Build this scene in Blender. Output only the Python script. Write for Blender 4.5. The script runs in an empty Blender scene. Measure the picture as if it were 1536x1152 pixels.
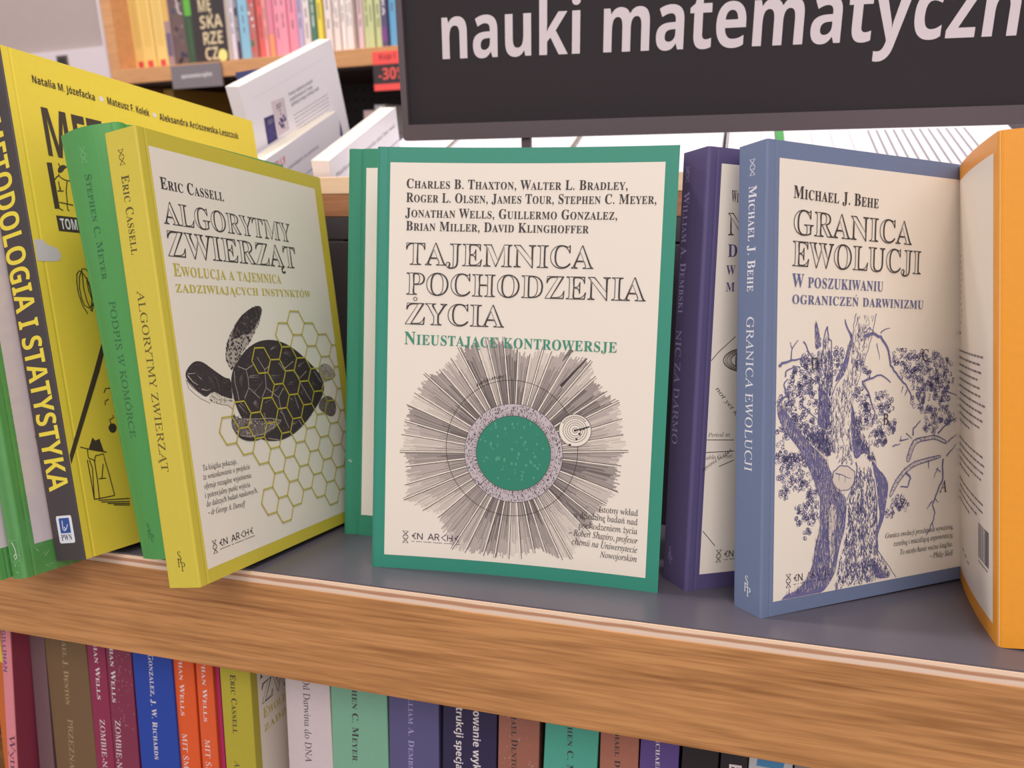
import bpy, math, random
from math import sin, cos, pi, radians
from mathutils import Vector, Matrix
from mathutils.geometry import tessellate_polygon
random.seed(7)
ART = {'C_text': [('Charles B. Thaxton, Walter L. Bradley,','sc','ink',16.8,217.74,139.29,217.4,5.03,0),('Roger L. Olsen, James Tour, Stephen C. Meyer,','sc','ink',16.81,210.11,154.65,210.03,5.05,0),('Jonathan Wells, Guillermo Gonzalez,','sc','ink',16.58,201.83,134.43,201.76,5.07,0),('Brian Miller, David Klinghoffer','sc','ink',16.98,194.53,119.17,194.47,5.08,0),('TAJEMNICA','open','ink',17.2,175.58,122.11,175.52,12.1,0),('POCHODZENIA','open','ink',17.52,158.89,150.85,158.92,12.19,0),('ŻYCIA','open','ink',16.91,142.17,73.77,142.16,12.03,0),('Nieustające kontrowersje','sc','green',17.12,130.84,137.3,130.84,7.13,0),('Istotny wkład','rom','ink',131.11,42.16,152.78,42.07,3.5,0),('w dziedzinę badań nad','rom','ink',117.22,37.78,152.77,36.9,3.53,0),('pochodzeniem życia','rom','ink',120.27,32.26,152.88,31.86,3.53,0),('– Robert Shapiro, profesor','it','ink',114.65,27.58,152.87,26.54,3.54,0),('chemii na Uniwersytecie','it','ink',116.52,22.46,152.99,21.35,3.55,0),('Nowojorskim','it','ink',132.69,16.65,153.09,16.28,3.53,0)],'C_logo': [[18.43,15.42],[51.61,19.65]],'C_sun': {'c': [81.51,71.68],'r': 21.28,'R': 28.06},'C_orbit': [80.28,74.35,37.58,38.65],'C_target': [115.91,86.89,9.02],'C_rays': [[15.77,68.91],[16.55,79.42],[18.2,87.13],[19.39,96.91],[23.78,103.75],[29.01,114.54],[38.0,117.57],[44.55,124.36],[48.4,130.35],[58.27,133.32],[64.12,136.11],[73.9,137.12],[82.55,130.45],[89.73,128.19],[96.65,132.29],[101.84,129.97],[112.63,129.78],[123.49,125.84],[126.35,117.15],[132.94,109.28],[139.37,104.57],[141.68,94.59],[142.69,85.77],[145.56,77.43],[142.21,68.53],[140.98,53.67],[134.98,46.74],[130.27,37.92],[126.14,29.73],[117.12,13.79],[111.33,12.6],[102.08,15.75],[95.53,15.16],[87.74,11.12],[80.44,10.45],[72.42,10.4],[65.66,11.14],[54.79,12.2],[47.25,13.56],[38.6,31.84],[29.57,35.46],[18.37,41.11],[18.9,49.97],[19.39,60.81]],'A_text': [('Eric Cassell','sc','ink',11.48,209.42,60.44,209.24,6.23,0),('ALGORYTMY','open','ink',10.86,190.96,120.51,190.75,11.76,0),('ZWIERZĄT','open','ink',9.79,173.85,123.33,173.65,13.65,0),('Ewolucja a tajemnica','sc','olive',12.13,163.53,104.34,163.02,6.72,0),('zadziwiających instynktów','sc','olive',11.95,154.94,134.6,154.76,5.51,0),('Ta książka pokazuje,','rom','ink',13.59,59.21,40.79,58.27,2.97,0),('że wnioskowanie o projekcie','rom','ink',12.96,54.4,51.22,53.47,2.96,0),('oferuje rozsądne wyjaśnienia','rom','ink',12.91,49.48,51.24,48.35,2.95,0),('i potencjalny punkt wyjścia','rom','ink',12.57,44.62,49.13,43.43,2.95,0),('do dalszych badań naukowych.','rom','ink',12.71,39.87,54.87,38.79,2.95,0),('– dr George A. Damoff','it','ink',12.73,35.25,42.28,33.49,2.94,0)],'A_logo': [[12.74,14.11],[46.17,16.42]],'A_hex': [[113.3555,14.0153,0.2673,0.0617,-0.1025],[137.7439,-7.7648,-15.2393]],'A_turtle': {'upper_flipper': [47.92,110.54,44.51,113.95,43.02,117.99,43.81,121.92,45.91,126.6,48.45,130.51,52.96,135.24,57.46,139.65,63.1,143.31,70.06,146.66,76.88,148.58,80.7,148.03,81.0,145.06,78.34,139.96,74.01,134.94,69.93,130.83,65.91,126.78,61.42,123.23,57.01,119.73,53.35,116.66,49.74,113.64],'flipper_tip': [50.96,131.26,54.31,136.03,58.15,140.05,63.1,143.31,70.06,146.66,76.88,148.58,80.7,148.03,81.0,145.06,78.12,140.81,73.08,136.63,68.55,133.36,65.52,130.93,60.74,131.86,56.59,129.51,52.83,128.8],'neck': [33.23,111.5,37.19,108.89,40.81,107.06,45.01,106.59,45.1,99.57,43.45,88.58,39.97,91.5,35.06,92.65,29.82,94.36,24.84,96.78,27.57,99.59],'head': [10.37,110.78,11.29,112.93,14.36,115.71,18.35,117.73,22.02,117.76,25.51,116.59,29.34,114.07,33.23,111.5,37.22,109.05,40.81,107.06,44.97,106.44,44.53,99.62,44.07,94.49,40.31,96.05,34.96,97.74,30.98,100.2,27.64,99.96,24.01,98.0,21.46,98.63,18.27,101.19,15.63,103.68,13.03,106.13,10.95,108.52],'shell': [52.59,115.9,58.39,120.48,64.69,123.93,72.25,126.59,80.34,127.62,88.42,127.39,96.46,125.85,104.46,122.93,112.41,118.57,120.39,113.18,127.14,108.17,132.45,103.15,136.01,97.22,135.73,92.51,132.22,88.1,126.16,83.08,118.69,78.34,111.41,73.72,101.31,69.17,91.95,66.48,81.84,65.34,72.54,66.3,65.08,68.25,60.54,70.98,56.16,74.07,52.35,79.47,48.6,84.78,46.23,90.67,45.04,96.39,44.59,102.8,45.54,107.51,48.25,112.12],'low_flipper': [42.4,86.31,44.95,84.42,50.55,82.53,57.63,81.09,64.89,79.53,75.2,78.66,85.17,77.43,84.13,75.83,78.15,73.6,72.4,71.82,65.51,70.27,57.58,68.94,51.57,69.83,45.03,73.2,41.16,77.33,40.09,81.83],'low_edge': [40.75,78.18,45.19,73.98,51.87,71.25,60.43,70.5,66.94,70.9,66.68,69.68,59.99,68.42,51.49,69.44,44.87,72.43],'rear1': [133.74,108.71,140.72,110.21,146.96,107.94,151.16,103.81,151.62,99.89,146.4,98.34,137.64,97.09,133.63,101.18,131.27,105.11],'rear2': [130.19,86.42,137.2,88.1,143.6,86.54,147.65,81.79,146.63,76.09,142.04,72.77,135.67,74.49,129.86,77.99,125.74,81.26]},'A_scute': [[52.02,113.1,58.82,110.65,65.58,113.12],[58.82,110.65,59.64,105.68,59.08,99.98],[70.33,117.45,75.83,109.57,75.42,104.52,74.82,98.64],[75.83,109.57,80.98,111.81],[59.08,99.98,54.12,93.9],[59.08,99.98,67.74,92.98],[74.82,98.64,69.64,92.79],[74.82,98.64,85.5,91.68],[85.5,91.68,91.61,97.21],[85.5,91.68,86.06,84.69,91.69,71.79],[90.15,113.01,95.27,107.45],[95.65,109.19,105.21,113.07],[103.84,106.9,110.19,101.96,117.98,105.97],[109.59,99.3,118.25,86.67],[101.77,91.0,104.35,82.68],[48.51,110.51,47.8,104.14,48.85,97.63,49.21,93.58],[126.51,105.42,132.76,97.48],[69.72,83.97,70.3,80.54],[102.78,75.69,106.17,70.76],[45.11,73.59,55.66,71.68,67.11,71.72,82.78,76.0],[70.32,68.32,80.59,65.96],[50.55,82.53,62.66,81.05,75.47,79.91,85.17,77.43]],'A_glint': [[60.34,106.04,73.04,105.7],[64.91,97.82,73.85,103.37],[61.28,98.56,68.08,94.62],[97.79,99.34,105.27,100.08],[97.95,119.64,106.1,117.05],[72.32,90.0,80.71,91.71],[62.3,91.44,66.44,86.85],[79.53,105.07,88.78,103.54],[83.05,96.22,90.78,99.9],[97.09,89.67,100.6,85.76],[109.87,93.85,113.55,89.88],[84.16,82.31,88.86,78.28],[110.5,110.08,116.92,111.53],[84.51,121.92,90.32,123.43],[53.17,106.96,53.04,100.49],[48.73,91.21,55.74,83.94],[94.87,73.13,102.39,73.95],[123.26,98.22,127.12,94.19]],'A_head': [[12.01,111.4,15.05,111.34,18.17,111.43],[11.84,110.53,15.19,106.7,18.48,104.94],[19.04,110.55,20.68,108.16,22.66,107.48],[19.86,109.36,22.14,107.52],[10.88,108.15,13.75,104.58,18.24,101.04,23.0,98.33],[20.63,102.49,24.67,101.38,27.48,101.9],[16.42,107.73,17.08,105.8],[27.22,108.83,29.84,105.55,31.26,101.57],[32.62,108.44,34.05,104.44,34.39,100.52]],'A_jaw': [[10.25,108.57,11.53,103.65,15.03,100.59,19.61,97.29,25.96,94.21],[30.8,93.71,35.06,92.65,39.44,91.71,43.3,89.0]],'A_spine': [('Eric Cassell','sc','ink2',13.58,216.77,14.11,175.66,5.04),('ALGORYTMY ZWIERZĄT','rom','ink2',14.14,156.25,14.56,61.04,4.54)],'A_smark': [[12.2,225.99],[10.78,13.81]],'A_t': 18.47,'F_t': 20.58,'E_t': 24.89,'F_text': [('Michael J. Behe','sc','ink',17.26,212.44,78.11,211.11,6.21,0),('GRANICA','open','ink',16.97,194.39,103.96,192.96,12.28,0),('EWOLUCJI','open','ink',16.91,178.5,112.22,177.16,12.54,0),('W poszukiwaniu','sc','slate',17.4,168.05,83.09,167.02,6.71,0),('ograniczeń darwinizmu','sc','slate',17.31,159.59,115.25,158.02,5.81,0),('Granica ewolucji przedstawia wyważoną,','it','ink',88.7,31.25,145.32,30.69,2.89,0),('rzetelną i miażdżącą argumentację.','it','ink',95.71,26.07,145.53,25.82,2.91,0),('To niesłychanie ważna książka.','it','ink',100.69,20.59,145.14,20.43,2.93,0),('– Philip Skell','it','ink',125.57,15.53,145.37,15.05,3.01,0),('D','rom','ink',31.74,125.73,37.56,125.97,6.09,0),('C','rom','ink',115.23,128.91,121.77,129.12,6.38,0),('B','rom','ink',85.33,94.59,90.11,94.66,6.26,0),('A','rom','ink',133.32,53.11,139.55,53.06,6.88,0)],'F_logo': [[16.54,13.43],[48.1,16.66]],'F_spine': [('Michael J. Behe','sc','white',12.53,218.9,13.0,165.58,5.53),('GRANICA EWOLUCJI','rom','white',13.06,152.7,13.21,72.91,5.3)],'F_smark': [[10.22,227.96],[9.87,13.59]],'E_spine': [('William A. Dembski','sc','lilac',21.63,218.36,21.46,152.46,5.71),('NIC ZA DARMO','rom','lilac',22.46,142.83,21.32,78.09,5.62)],'E_smark': [[18.68,227.97],[16.69,15.12]],'E_panel': [[8.59,231.86],[9.84,9.01]],'E_text': [('William A. Dembski','sc','ink',15.83,212.5,19.15,212.51,5.98,1),('NIC','open','ink',14.59,194.93,25.75,195.53,11.62,1),('Dlaczego','sc','violet',15.35,183.54,22.03,183.84,6.61,1),('w','sc','violet',15.21,174.2,20.99,174.42,6.21,1),('m','sc','violet',15.3,165.25,21.35,165.44,6.03,1)],'E_lines': [[8.71,127.86,13.23,132.69,23.27,141.04],[8.64,84.57,26.35,83.96],[8.67,77.6,26.78,77.74],[17.38,69.43,27.12,72.71],[9.37,33.44,17.75,24.48]],'E_ring': [17.93,129.25],'E_logo': [[18.83,14.83],[46.5,18.47]],'F_tree': {'dark': [[12.71,6.71,15.95,9.87,21.66,10.51,26.42,12.77,30.24,15.93,34.03,21.34,35.84,27.77,36.19,33.64,38.54,38.55,39.86,45.06,39.22,51.04,39.57,56.9,37.98,61.46,34.88,67.58,31.83,72.93,28.8,78.23,30.74,77.8,24.82,83.99,18.99,90.09,14.19,94.64,11.31,99.04,8.91,103.39,8.78,109.73,13.01,106.74,17.8,101.56,22.66,95.61,29.5,89.47,35.46,84.03,42.48,79.17,45.62,73.35,48.23,69.46,48.87,64.22,50.97,61.06,57.16,58.28,58.83,53.62,58.51,46.88,57.7,38.68,54.8,32.22,52.94,25.67,52.1,18.99,49.17,14.11,46.23,10.75,42.29,7.56,36.32,7.67,22.68,7.43],[55.05,152.69,56.17,149.05,58.81,145.39,61.44,142.82,61.02,139.51,59.12,134.37,57.78,127.77,55.36,123.41,49.43,118.79,48.4,119.91,52.26,125.67,55.16,130.75,57.02,136.6,58.94,140.99,58.87,143.19,56.23,146.85,54.41,150.5],[33.37,150.39,34.81,150.75,36.92,143.96,38.53,138.2,36.61,136.78,34.2,136.09,33.53,143.96],[36.12,117.35,39.6,115.07,44.62,112.0,45.31,104.67,45.02,96.63,42.11,93.85,36.12,97.08,36.94,103.57,37.29,109.36],[61.44,106.96,63.12,102.43,63.31,95.7,66.58,90.29,69.86,85.59,75.23,82.23,75.35,78.43,70.02,80.3,65.94,76.81,63.29,78.49,61.46,88.34,60.62,99.56],[77.54,76.31,82.01,70.64,87.55,66.38,90.44,61.51,90.1,55.35,88.66,49.28,87.46,42.42,84.69,37.29,82.67,32.86,83.98,25.74,82.34,25.93,81.26,33.02,83.01,39.01,84.44,45.05,82.59,52.17,81.19,62.28,78.27,70.16],[77.09,21.93,81.45,19.84,87.11,12.89,94.96,8.7,82.87,9.16,79.46,14.67],[91.2,55.25,95.36,62.66,102.93,69.08,110.71,72.44,121.01,73.7,132.69,74.74,132.75,73.29,121.08,71.71,110.8,70.07,104.14,66.64,97.63,60.92,92.35,53.59],[103.9,73.39,107.0,81.0,110.24,85.51,121.69,86.03,127.49,86.89,138.35,82.26,137.21,80.72,127.59,84.5,121.77,84.04,112.59,83.4,109.33,79.29,106.75,72.41]],'pale': [[48.09,55.37,51.27,49.85,51.47,42.35,49.6,36.57,50.81,28.93,48.98,21.65,46.05,17.53,47.84,26.29,45.59,35.53,46.41,42.89,45.23,49.7],[48.67,71.65,52.64,74.32,58.78,73.87,64.04,70.48,64.19,65.2,60.17,61.02,54.03,60.8,48.87,64.22,47.56,68.03]],'bark': [[63.66,154.96,77.2,155.09,73.41,141.67,68.6,127.57,63.79,115.05,60.6,100.31,62.6,84.53,63.42,73.98,50.6,74.91,47.21,89.17,46.01,104.64,47.11,111.91,55.38,122.67,59.27,129.22,61.41,143.92],[61.25,59.42,66.06,72.58,75.5,73.41,78.95,65.52,81.51,52.27,82.42,40.62,82.32,26.71,89.11,18.88,94.91,10.29,81.82,8.14,73.25,7.77,58.55,8.28,50.39,6.4,52.24,13.7,54.0,24.03,57.83,34.14,59.54,46.78,59.31,55.08],[39.91,141.8,42.77,145.39,45.53,134.53,46.92,119.22,42.56,114.98],[34.24,134.65,39.06,136.76,42.19,129.5,46.81,123.6,46.61,111.93,46.21,89.23,42.13,93.12,36.94,103.57,36.1,118.07],[20.72,97.14,30.33,95.21,42.09,94.58,47.21,89.17,50.41,82.33,43.48,79.11,36.44,83.97,29.5,89.47],[62.45,107.66,66.43,95.55,72.97,86.91,78.48,80.51,81.87,74.94,77.67,72.19,71.09,79.48,64.68,84.4,61.76,95.78]],'stroke': [[0.5,62.63,154.95,61.26,149.06,60.9,143.92],[0.5,55.36,123.41,49.46,117.69,46.61,111.93,45.81,104.65,46.52,96.55,47.21,89.17,50.41,82.33],[0.45,78.26,155.1,76.33,149.12,74.46,141.66,71.54,134.23,68.63,126.83,66.2,120.93,63.79,115.05,61.91,108.43,60.6,100.31],[0.8,42.21,147.91,39.89,142.52,39.6,134.59,41.2,129.52,42.56,114.98],[0.8,42.21,147.91,43.38,141.06,45.06,141.05,45.53,134.53,46.81,123.6,46.46,117.77],[1.8,69.19,142.8,75.43,144.27,81.86,142.39,86.3,137.84,88.61,133.28,89.9,127.19,94.42,122.52,100.1,117.78,105.88,112.2,108.3,107.46],[0.7,69.13,144.65,73.22,147.62,76.45,145.39],[0.7,81.78,144.64,84.92,146.89,88.68,147.28],[0.6,78.76,139.4,79.94,135.64,81.17,130.36],[0.8,17.16,131.32,17.98,136.95,22.12,141.16],[0.6,17.98,136.95,16.5,140.13],[0.9,25.93,140.43,29.41,134.71,34.34,130.35],[1.6,9.34,127.95,12.53,129.99,18.1,130.96,24.7,131.92],[1.0,13.62,122.24,14.48,125.74,19.11,127.76,23.85,127.32],[1.4,67.83,118.65,74.07,119.99,82.51,122.04,90.21,117.67],[1.2,68.89,117.88,73.25,112.51,75.52,107.16,78.35,101.76,76.96,95.02],[1.3,109.04,87.14,108.9,91.06,115.0,95.45],[0.8,103.34,89.02,108.53,85.6],[1,98.47,85.03,105.7,85.77],[0.9,93.04,82.26,99.08,83.44],[0.7,99.04,84.61,99.49,87.68],[1.2,134.57,72.36,135.03,61.04,131.15,54.11,126.73,46.46,129.28,41.38,127.14,35.95,123.79,31.48,122.12,29.25],[0.7,130.6,67.82,127.31,61.66],[0.8,126.63,48.88,122.12,44.49],[0.7,128.97,49.47,132.0,47.58],[0.6,127.14,35.95,128.45,32.58],[0.9,122.22,72.42,122.98,67.59],[1.4,104.11,67.43,108.21,63.19,105.54,58.69,99.92,59.16],[0.7,133.08,65.23,128.86,67.15],[0.6,49.7,70.83,55.85,68.86,61.55,66.91],[0.4,52.76,69.85,53.07,66.1],[0.4,56.88,68.41,57.18,65.02],[0.7,47.56,68.03,48.67,71.65,52.64,74.32,58.78,73.87,64.04,70.48,64.19,65.2,60.17,61.02,54.03,60.8,48.87,64.22,47.56,68.03],[0.9,64.93,75.68,66.1,71.07,64.24,63.68,60.26,58.0,58.79,55.13],[0.7,78.95,65.52,81.51,52.27,82.42,40.62,82.32,26.71,89.11,18.88,98.32,8.25],[0.9,62.67,9.23,66.7,14.8,66.47,22.48,64.11,31.91,62.76,42.67],[0.8,75.37,8.25,71.86,18.74,72.6,29.39,70.11,41.91,70.78,54.79,68.33,66.37],[0.8,103.61,113.05,101.49,110.03],[0.7,100.18,115.47,99.21,111.65],[0.8,134.74,112.06,145.68,108.5],[1.1,129.82,87.56,136.75,91.99,145.02,95.62],[0.9,137.51,73.45,145.67,80.2],[0.8,138.35,82.26,145.43,85.89],[0.9,25.23,108.38,31.12,103.1,36.05,99.98],[1.2,9.26,109.0,14.74,113.03,12.76,118.74,15.5,121.48]],'leaf': [32.42,129.66,7.8,5.74,26.65,129.76,3.84,2.85,50.06,133.02,5.04,3.65,49.21,127.19,5.04,3.65,22.05,122.74,6.68,4.98,32.59,122.48,7.81,5.76,18.4,117.16,6.63,4.97,26.98,115.47,7.73,5.73,13.9,108.82,5.64,4.25,20.55,105.0,6.68,5.0,32.97,106.63,4.89,3.62,16.93,98.05,8.55,6.42,25.46,98.34,7.73,5.76,33.25,95.05,5.89,4.36,12.33,94.74,4.69,3.55,14.49,80.39,5.67,4.29,23.02,79.07,5.78,4.33,11.58,85.56,4.69,3.56,40.22,90.3,5.98,4.39,42.33,85.05,5.0,3.67,65.51,126.89,3.64,2.6,71.85,123.78,3.69,2.62,68.01,112.68,5.25,3.74,70.23,108.11,5.27,3.75,84.05,107.59,7.61,5.33,87.44,102.89,5.46,3.83,72.61,99.0,7.45,5.28,68.54,94.69,5.27,3.76,83.44,93.16,6.52,4.59,79.33,87.3,6.48,4.58,85.87,84.62,5.46,3.84,90.0,91.29,4.4,3.08,92.61,94.99,2.2,1.54,72.47,103.52,4.24,3.01,97.41,131.65,6.66,4.6,106.42,128.44,7.92,5.42,114.25,130.64,5.73,3.9,126.88,132.03,3.51,2.36,103.28,122.32,5.62,3.86,112.3,122.12,8.02,5.46,122.54,124.24,8.18,5.51,133.01,125.62,7.14,4.77,134.52,117.64,7.17,4.79,125.14,117.1,7.05,4.74,114.81,115.82,6.91,4.7,120.74,110.93,8.17,5.52,132.44,110.55,7.15,4.79,112.85,107.29,5.74,3.92,135.04,104.88,4.78,3.2,121.19,99.1,7.01,4.75,131.77,97.83,7.16,4.8,140.19,95.84,4.84,3.23,123.82,91.06,5.88,3.98,14.51,79.24,5.68,4.29,23.99,78.57,6.76,5.06,16.57,70.51,6.67,5.03,25.17,68.37,6.8,5.08,32.0,65.63,5.91,4.39,14.85,62.76,3.79,2.88,34.11,58.87,4.95,3.67,25.48,54.57,3.89,2.92,33.27,53.09,5.94,4.41,26.58,48.64,3.9,2.92,34.39,47.1,4.96,3.69,30.65,40.16,3.45,2.58,99.07,51.42,4.51,3.14,103.65,48.64,3.98,2.76,97.0,46.92,3.93,2.75,91.54,45.12,3.34,2.34]},'H_text': [('Natalia M. Józefacka','cond','dark',16.5,275.83,57.89,274.83,4.43,0),('Mateusz F. Kołek','cond','dark',66.27,275.05,98.86,274.05,4.63,0),('Aleksandra Arciszewska-Leszczuk','cond','dark',107.08,273.49,182.02,275.0,4.72,0),('METODOLOGIA','cond2','dark',17.49,233.89,59.88,233.92,28.44,3),('I','cond2','dark',17.72,202.48,20.95,202.85,27.98,0),('TOM','cond','white',19.59,190.71,30.9,191.02,6.31,0)],'H_dots': [[62.41,277.22],[103.26,276.08]],'H_tom': [17.7,198.61,43.52,198.64,43.19,189.39,17.84,189.49],'H_cloud': [-0.51,181.54,0.7,183.01,3.8,183.61,7.39,183.31,8.77,180.74,11.76,180.13,15.3,178.85,16.69,175.98,16.15,172.98,13.95,171.32,0.96,170.84,-0.37,171.46],'H_lines': [[24.65,230.27,25.53,228.36],[20.73,219.93,22.13,221.67,24.01,222.98],[23.59,223.68,24.39,222.01,26.93,220.74,29.68,220.48,32.16,221.62],[29.54,229.01,31.67,228.32,32.64,225.87],[22.9,219.22,22.92,213.85],[21.19,213.35,25.14,213.89],[22.92,213.85,23.53,215.73],[28.48,220.04,26.85,214.12,26.28,206.3],[21.09,206.7,26.28,206.3,29.88,205.96],[20.44,203.04,22.73,202.03],[25.99,206.27,25.9,202.64,26.95,202.25],[27.53,140.73,25.01,145.73,23.64,153.16,23.76,159.37,24.67,164.36,26.79,166.62,29.15,164.54,31.71,159.61,32.65,153.33,33.24,148.92,31.6,145.75,28.86,144.17,26.38,145.73,25.12,150.08,24.9,156.29,26.04,162.55,28.69,167.64,31.13,167.76,32.77,165.31],[30.9,162.72,31.83,156.46,32.18,150.8,33.01,147.65,30.55,141.97,29.96,142.6,31.95,149.53,30.78,154.55,30.55,160.83],[28.46,166.38,27.65,156.36,28.34,148.87,29.61,144.49],[8.44,63.36,15.15,60.72,24.73,57.69],[12.79,55.14,13.85,50.17,11.81,32.05],[17.09,56.8,15.9,54.0,15.78,42.6,15.12,31.92],[11.52,55.37,11.72,42.22,11.81,32.05],[11.81,32.05,19.13,31.64,25.32,31.51],[17.09,56.8,22.55,57.08,22.66,54.02,24.1,43.39,25.32,31.51],[12.69,61.72,12.37,56.41,16.54,53.88],[21.18,51.24,18.86,43.2],[16.84,43.23,21.49,42.68],[34.65,95.41,31.14,95.37,29.55,92.81],[32.01,88.87,29.46,87.91,29.0,85.5],[32.93,78.88,33.38,77.58,30.36,76.48,30.93,73.57],[14.26,30.91,35.24,27.48],[16.03,29.55,34.89,25.68],[19.79,27.86,34.66,24.49],[23.6,26.14,34.48,23.53]],'H_fills': [[23.56,225.99,24.63,227.95,26.86,229.61,29.11,229.72,29.91,228.55,28.1,227.23,26.67,225.45,24.81,224.39,23.73,224.47],[28.72,226.03,29.52,226.42,29.68,225.4,29.11,225.06],[13.59,61.58,17.1,67.62,18.72,65.57,21.57,66.34,23.09,58.45],[11.52,58.94,13.01,59.88,14.33,58.46,12.8,57.29],[14.38,58.7,16.31,59.81,17.87,58.11,15.79,57.02],[28.41,72.07,30.64,74.23,33.39,73.86,34.59,71.22,32.76,68.37,29.57,68.59],[29.51,108.76,30.87,108.67,0.03,52.15,-1.28,55.29],[32.81,120.5,33.82,115.52,19.17,89.61,16.57,89.89]],'H_spine': [('METODOLOGIA I STATYSTYKA','cond','yellow',25.42,255.65,20.38,40.39,16.94)],'H_pwn': [18.27,25.4,4.63,26.15,6.17,10.77,19.63,9.82],'low': [('orange',-499.7,-489.8,-86.0,-0.0862,45.0,[]),('pink',-472.8,-464.2,-78.2,-0.0216,30.0,[('M. GILLIHAN','cond','violet',-471.6,-68.3,-470.7,-108.0,3.2),('Wytrenuj','rom','maroon',-468.0,-153.9,-467.4,-205.8,4.8)]),('mauve',-464.8,-451.4,-86.5,-0.0582,45.0,[]),('brown',-451.4,-415.7,-86.5,-0.0794,45.0,[('Michael J. Denton','sc','tan',-436.6,-68.0,-433.8,-131.1,4.0),('PRZEZNACZENIE','rom','tan',-432.6,-141.6,-431.3,-207.9,4.1)]),('maroon',-415.4,-399.9,-86.6,-0.0702,45.0,[('Jonathan Wells','sc','paper',-410.4,-61.9,-406.9,-124.0,3.6),('ZOMBIE-NAUKA','rom','paper',-405.4,-138.0,-402.8,-192.6,4.0)]),('maroonwrap',-399.6,-378.6,-87.3,-0.0671,45.0,[('Jonathan Wells','sc','paper',-396.9,-62.6,-394.4,-123.5,3.6),('ZOMBIE-NAUKA','rom','paper',-392.6,-136.1,-391.3,-190.3,4.2)]),('blue',-376.3,-344.9,-86.0,-0.0741,43.0,[('G. Gonzalez, J. W. Richards','sc','paper',-363.5,-74.4,-359.1,-156.7,3.8)]),('orange2',-346.2,-329.3,-87.0,-0.0654,45.0,[('Jonathan Wells','sc','paper',-341.6,-65.2,-339.3,-124.0,3.4),('MIT ŚMIECIOWEGO','rom','paper',-338.7,-136.4,-335.5,-204.0,3.7)]),('orange3',-325.9,-312.7,-85.3,-0.0655,42.0,[('Jonathan Wells','sc','paper',-321.7,-63.6,-319.4,-123.4,3.3),('MIT ŚMIECIOWEGO','rom','paper',-318.8,-135.6,-316.1,-203.1,3.6)]),('magenta',-314.7,-310.1,-87.1,-0.0701,45.0,[]),('olive',-299.1,-276.8,-78.5,-0.0675,30.0,[('Eric Cassell','sc','ink',-291.1,-80.0,-289.1,-119.1,3.9),('ALGORYTMY','rom','ink',-288.2,-137.6,-286.9,-177.4,3.7)]),('white',-264.9,-232.6,-89.6,-0.0551,50.0,[('Od Darwina do DNA','rom','ink',-251.4,-86.0,-249.3,-142.6,4.7)]),('green',-232.2,-193.1,-90.0,-0.0397,50.0,[('Stephen C. Meyer','sc','ink',-217.2,-72.2,-216.0,-135.4,4.3)]),('slate',-192.3,-158.7,-90.6,-0.0276,50.0,[('William A. Dembski','sc','lilac',-178.9,-79.3,-177.6,-140.9,3.8)]),('navy',-156.4,-121.6,-90.3,-0.0121,50.0,[('Projektowanie wykluczone','cond','paper',-137.1,-65.7,-135.2,-151.4,4.6),('w konstrukcji specjalnej','cond','paper',-147.9,-67.4,-146.4,-139.5,4.4)]),('copperwrap',-121.0,-95.3,-90.3,-0.0107,50.0,[('Michael Denton','sc','ink',-113.0,-75.5,-111.5,-125.6,3.8)]),('teal',-92.3,-60.1,-90.2,0.0146,50.0,[('Stephen C. Meyer','sc','ink',-78.9,-74.7,-77.5,-134.2,3.6)]),('copper',-59.6,-37.0,-90.1,-0.0102,50.0,[('Michael Denton','sc','ink',-51.2,-76.7,-49.5,-127.4,3.1)]),('purple',-36.5,-14.3,-90.0,0.0041,50.0,[('Michael J. Behe','sc','paper',-27.8,-82.4,-26.2,-130.5,2.8)]),('black',-13.1,7.3,-89.9,0.0144,50.0,[]),('black2',7.8,22.7,-89.8,0.0029,50.0,[('EN','cond','paper',12.9,-94.4,13.4,-107.2,6.7)]),('grey',22.9,46.1,-89.7,0.0093,50.0,[]),('grey2',46.6,64.7,-89.7,-0.0115,50.0,[])],'cam': {'f': 1191.11298,'D': 0.3485,'H': 0.22745,'cyaw': 0.27561,'pitch': 0.28929,'roll': 0.02401,'st': 0.19479,'tp': 0.00713,'tw': 0.06115},'pose_C': [-0.19481,0.02871,2e-05,0.08368,0.00444,0.00165,165.0],'pose_A': [-0.25869,-0.04131,0.00359,1.48848,0.16424,0.00552,165.0],'pose_F': [0.02303,0.02395,-1e-05,0.71097,0.05387,-0.01079,165.0],'pose_E': [-0.01603,0.05015,1e-05,0.61815,-0.00341,-0.00183,165.0],'pose_H': [-0.34581,-0.02626,0.00391,1.41661,0.19604,-0.00558,200.4],'pose_B': [-0.27732,-0.01511,0.01132,1.56492,0.18032,-0.00542,165.0],'pose_D': [-0.24097,0.08296,0,0.08163,0.01416,0,170],'D_panel': [[12.27,238.98],[15.9,14.77]],'B_spine': [('Stephen C. Meyer','sc','darkgreen',23.21,215.18,25.18,157.99,4.5),('PODPIS W KOMÓRCE','rom','darkgreen',23.66,145.64,27.44,68.89,4.54)],'B_smark': [[21.41,225.04],[26.22,15.06]]}
CAM = ART['cam']
SC = bpy.context.scene
C = SC.collection

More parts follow.
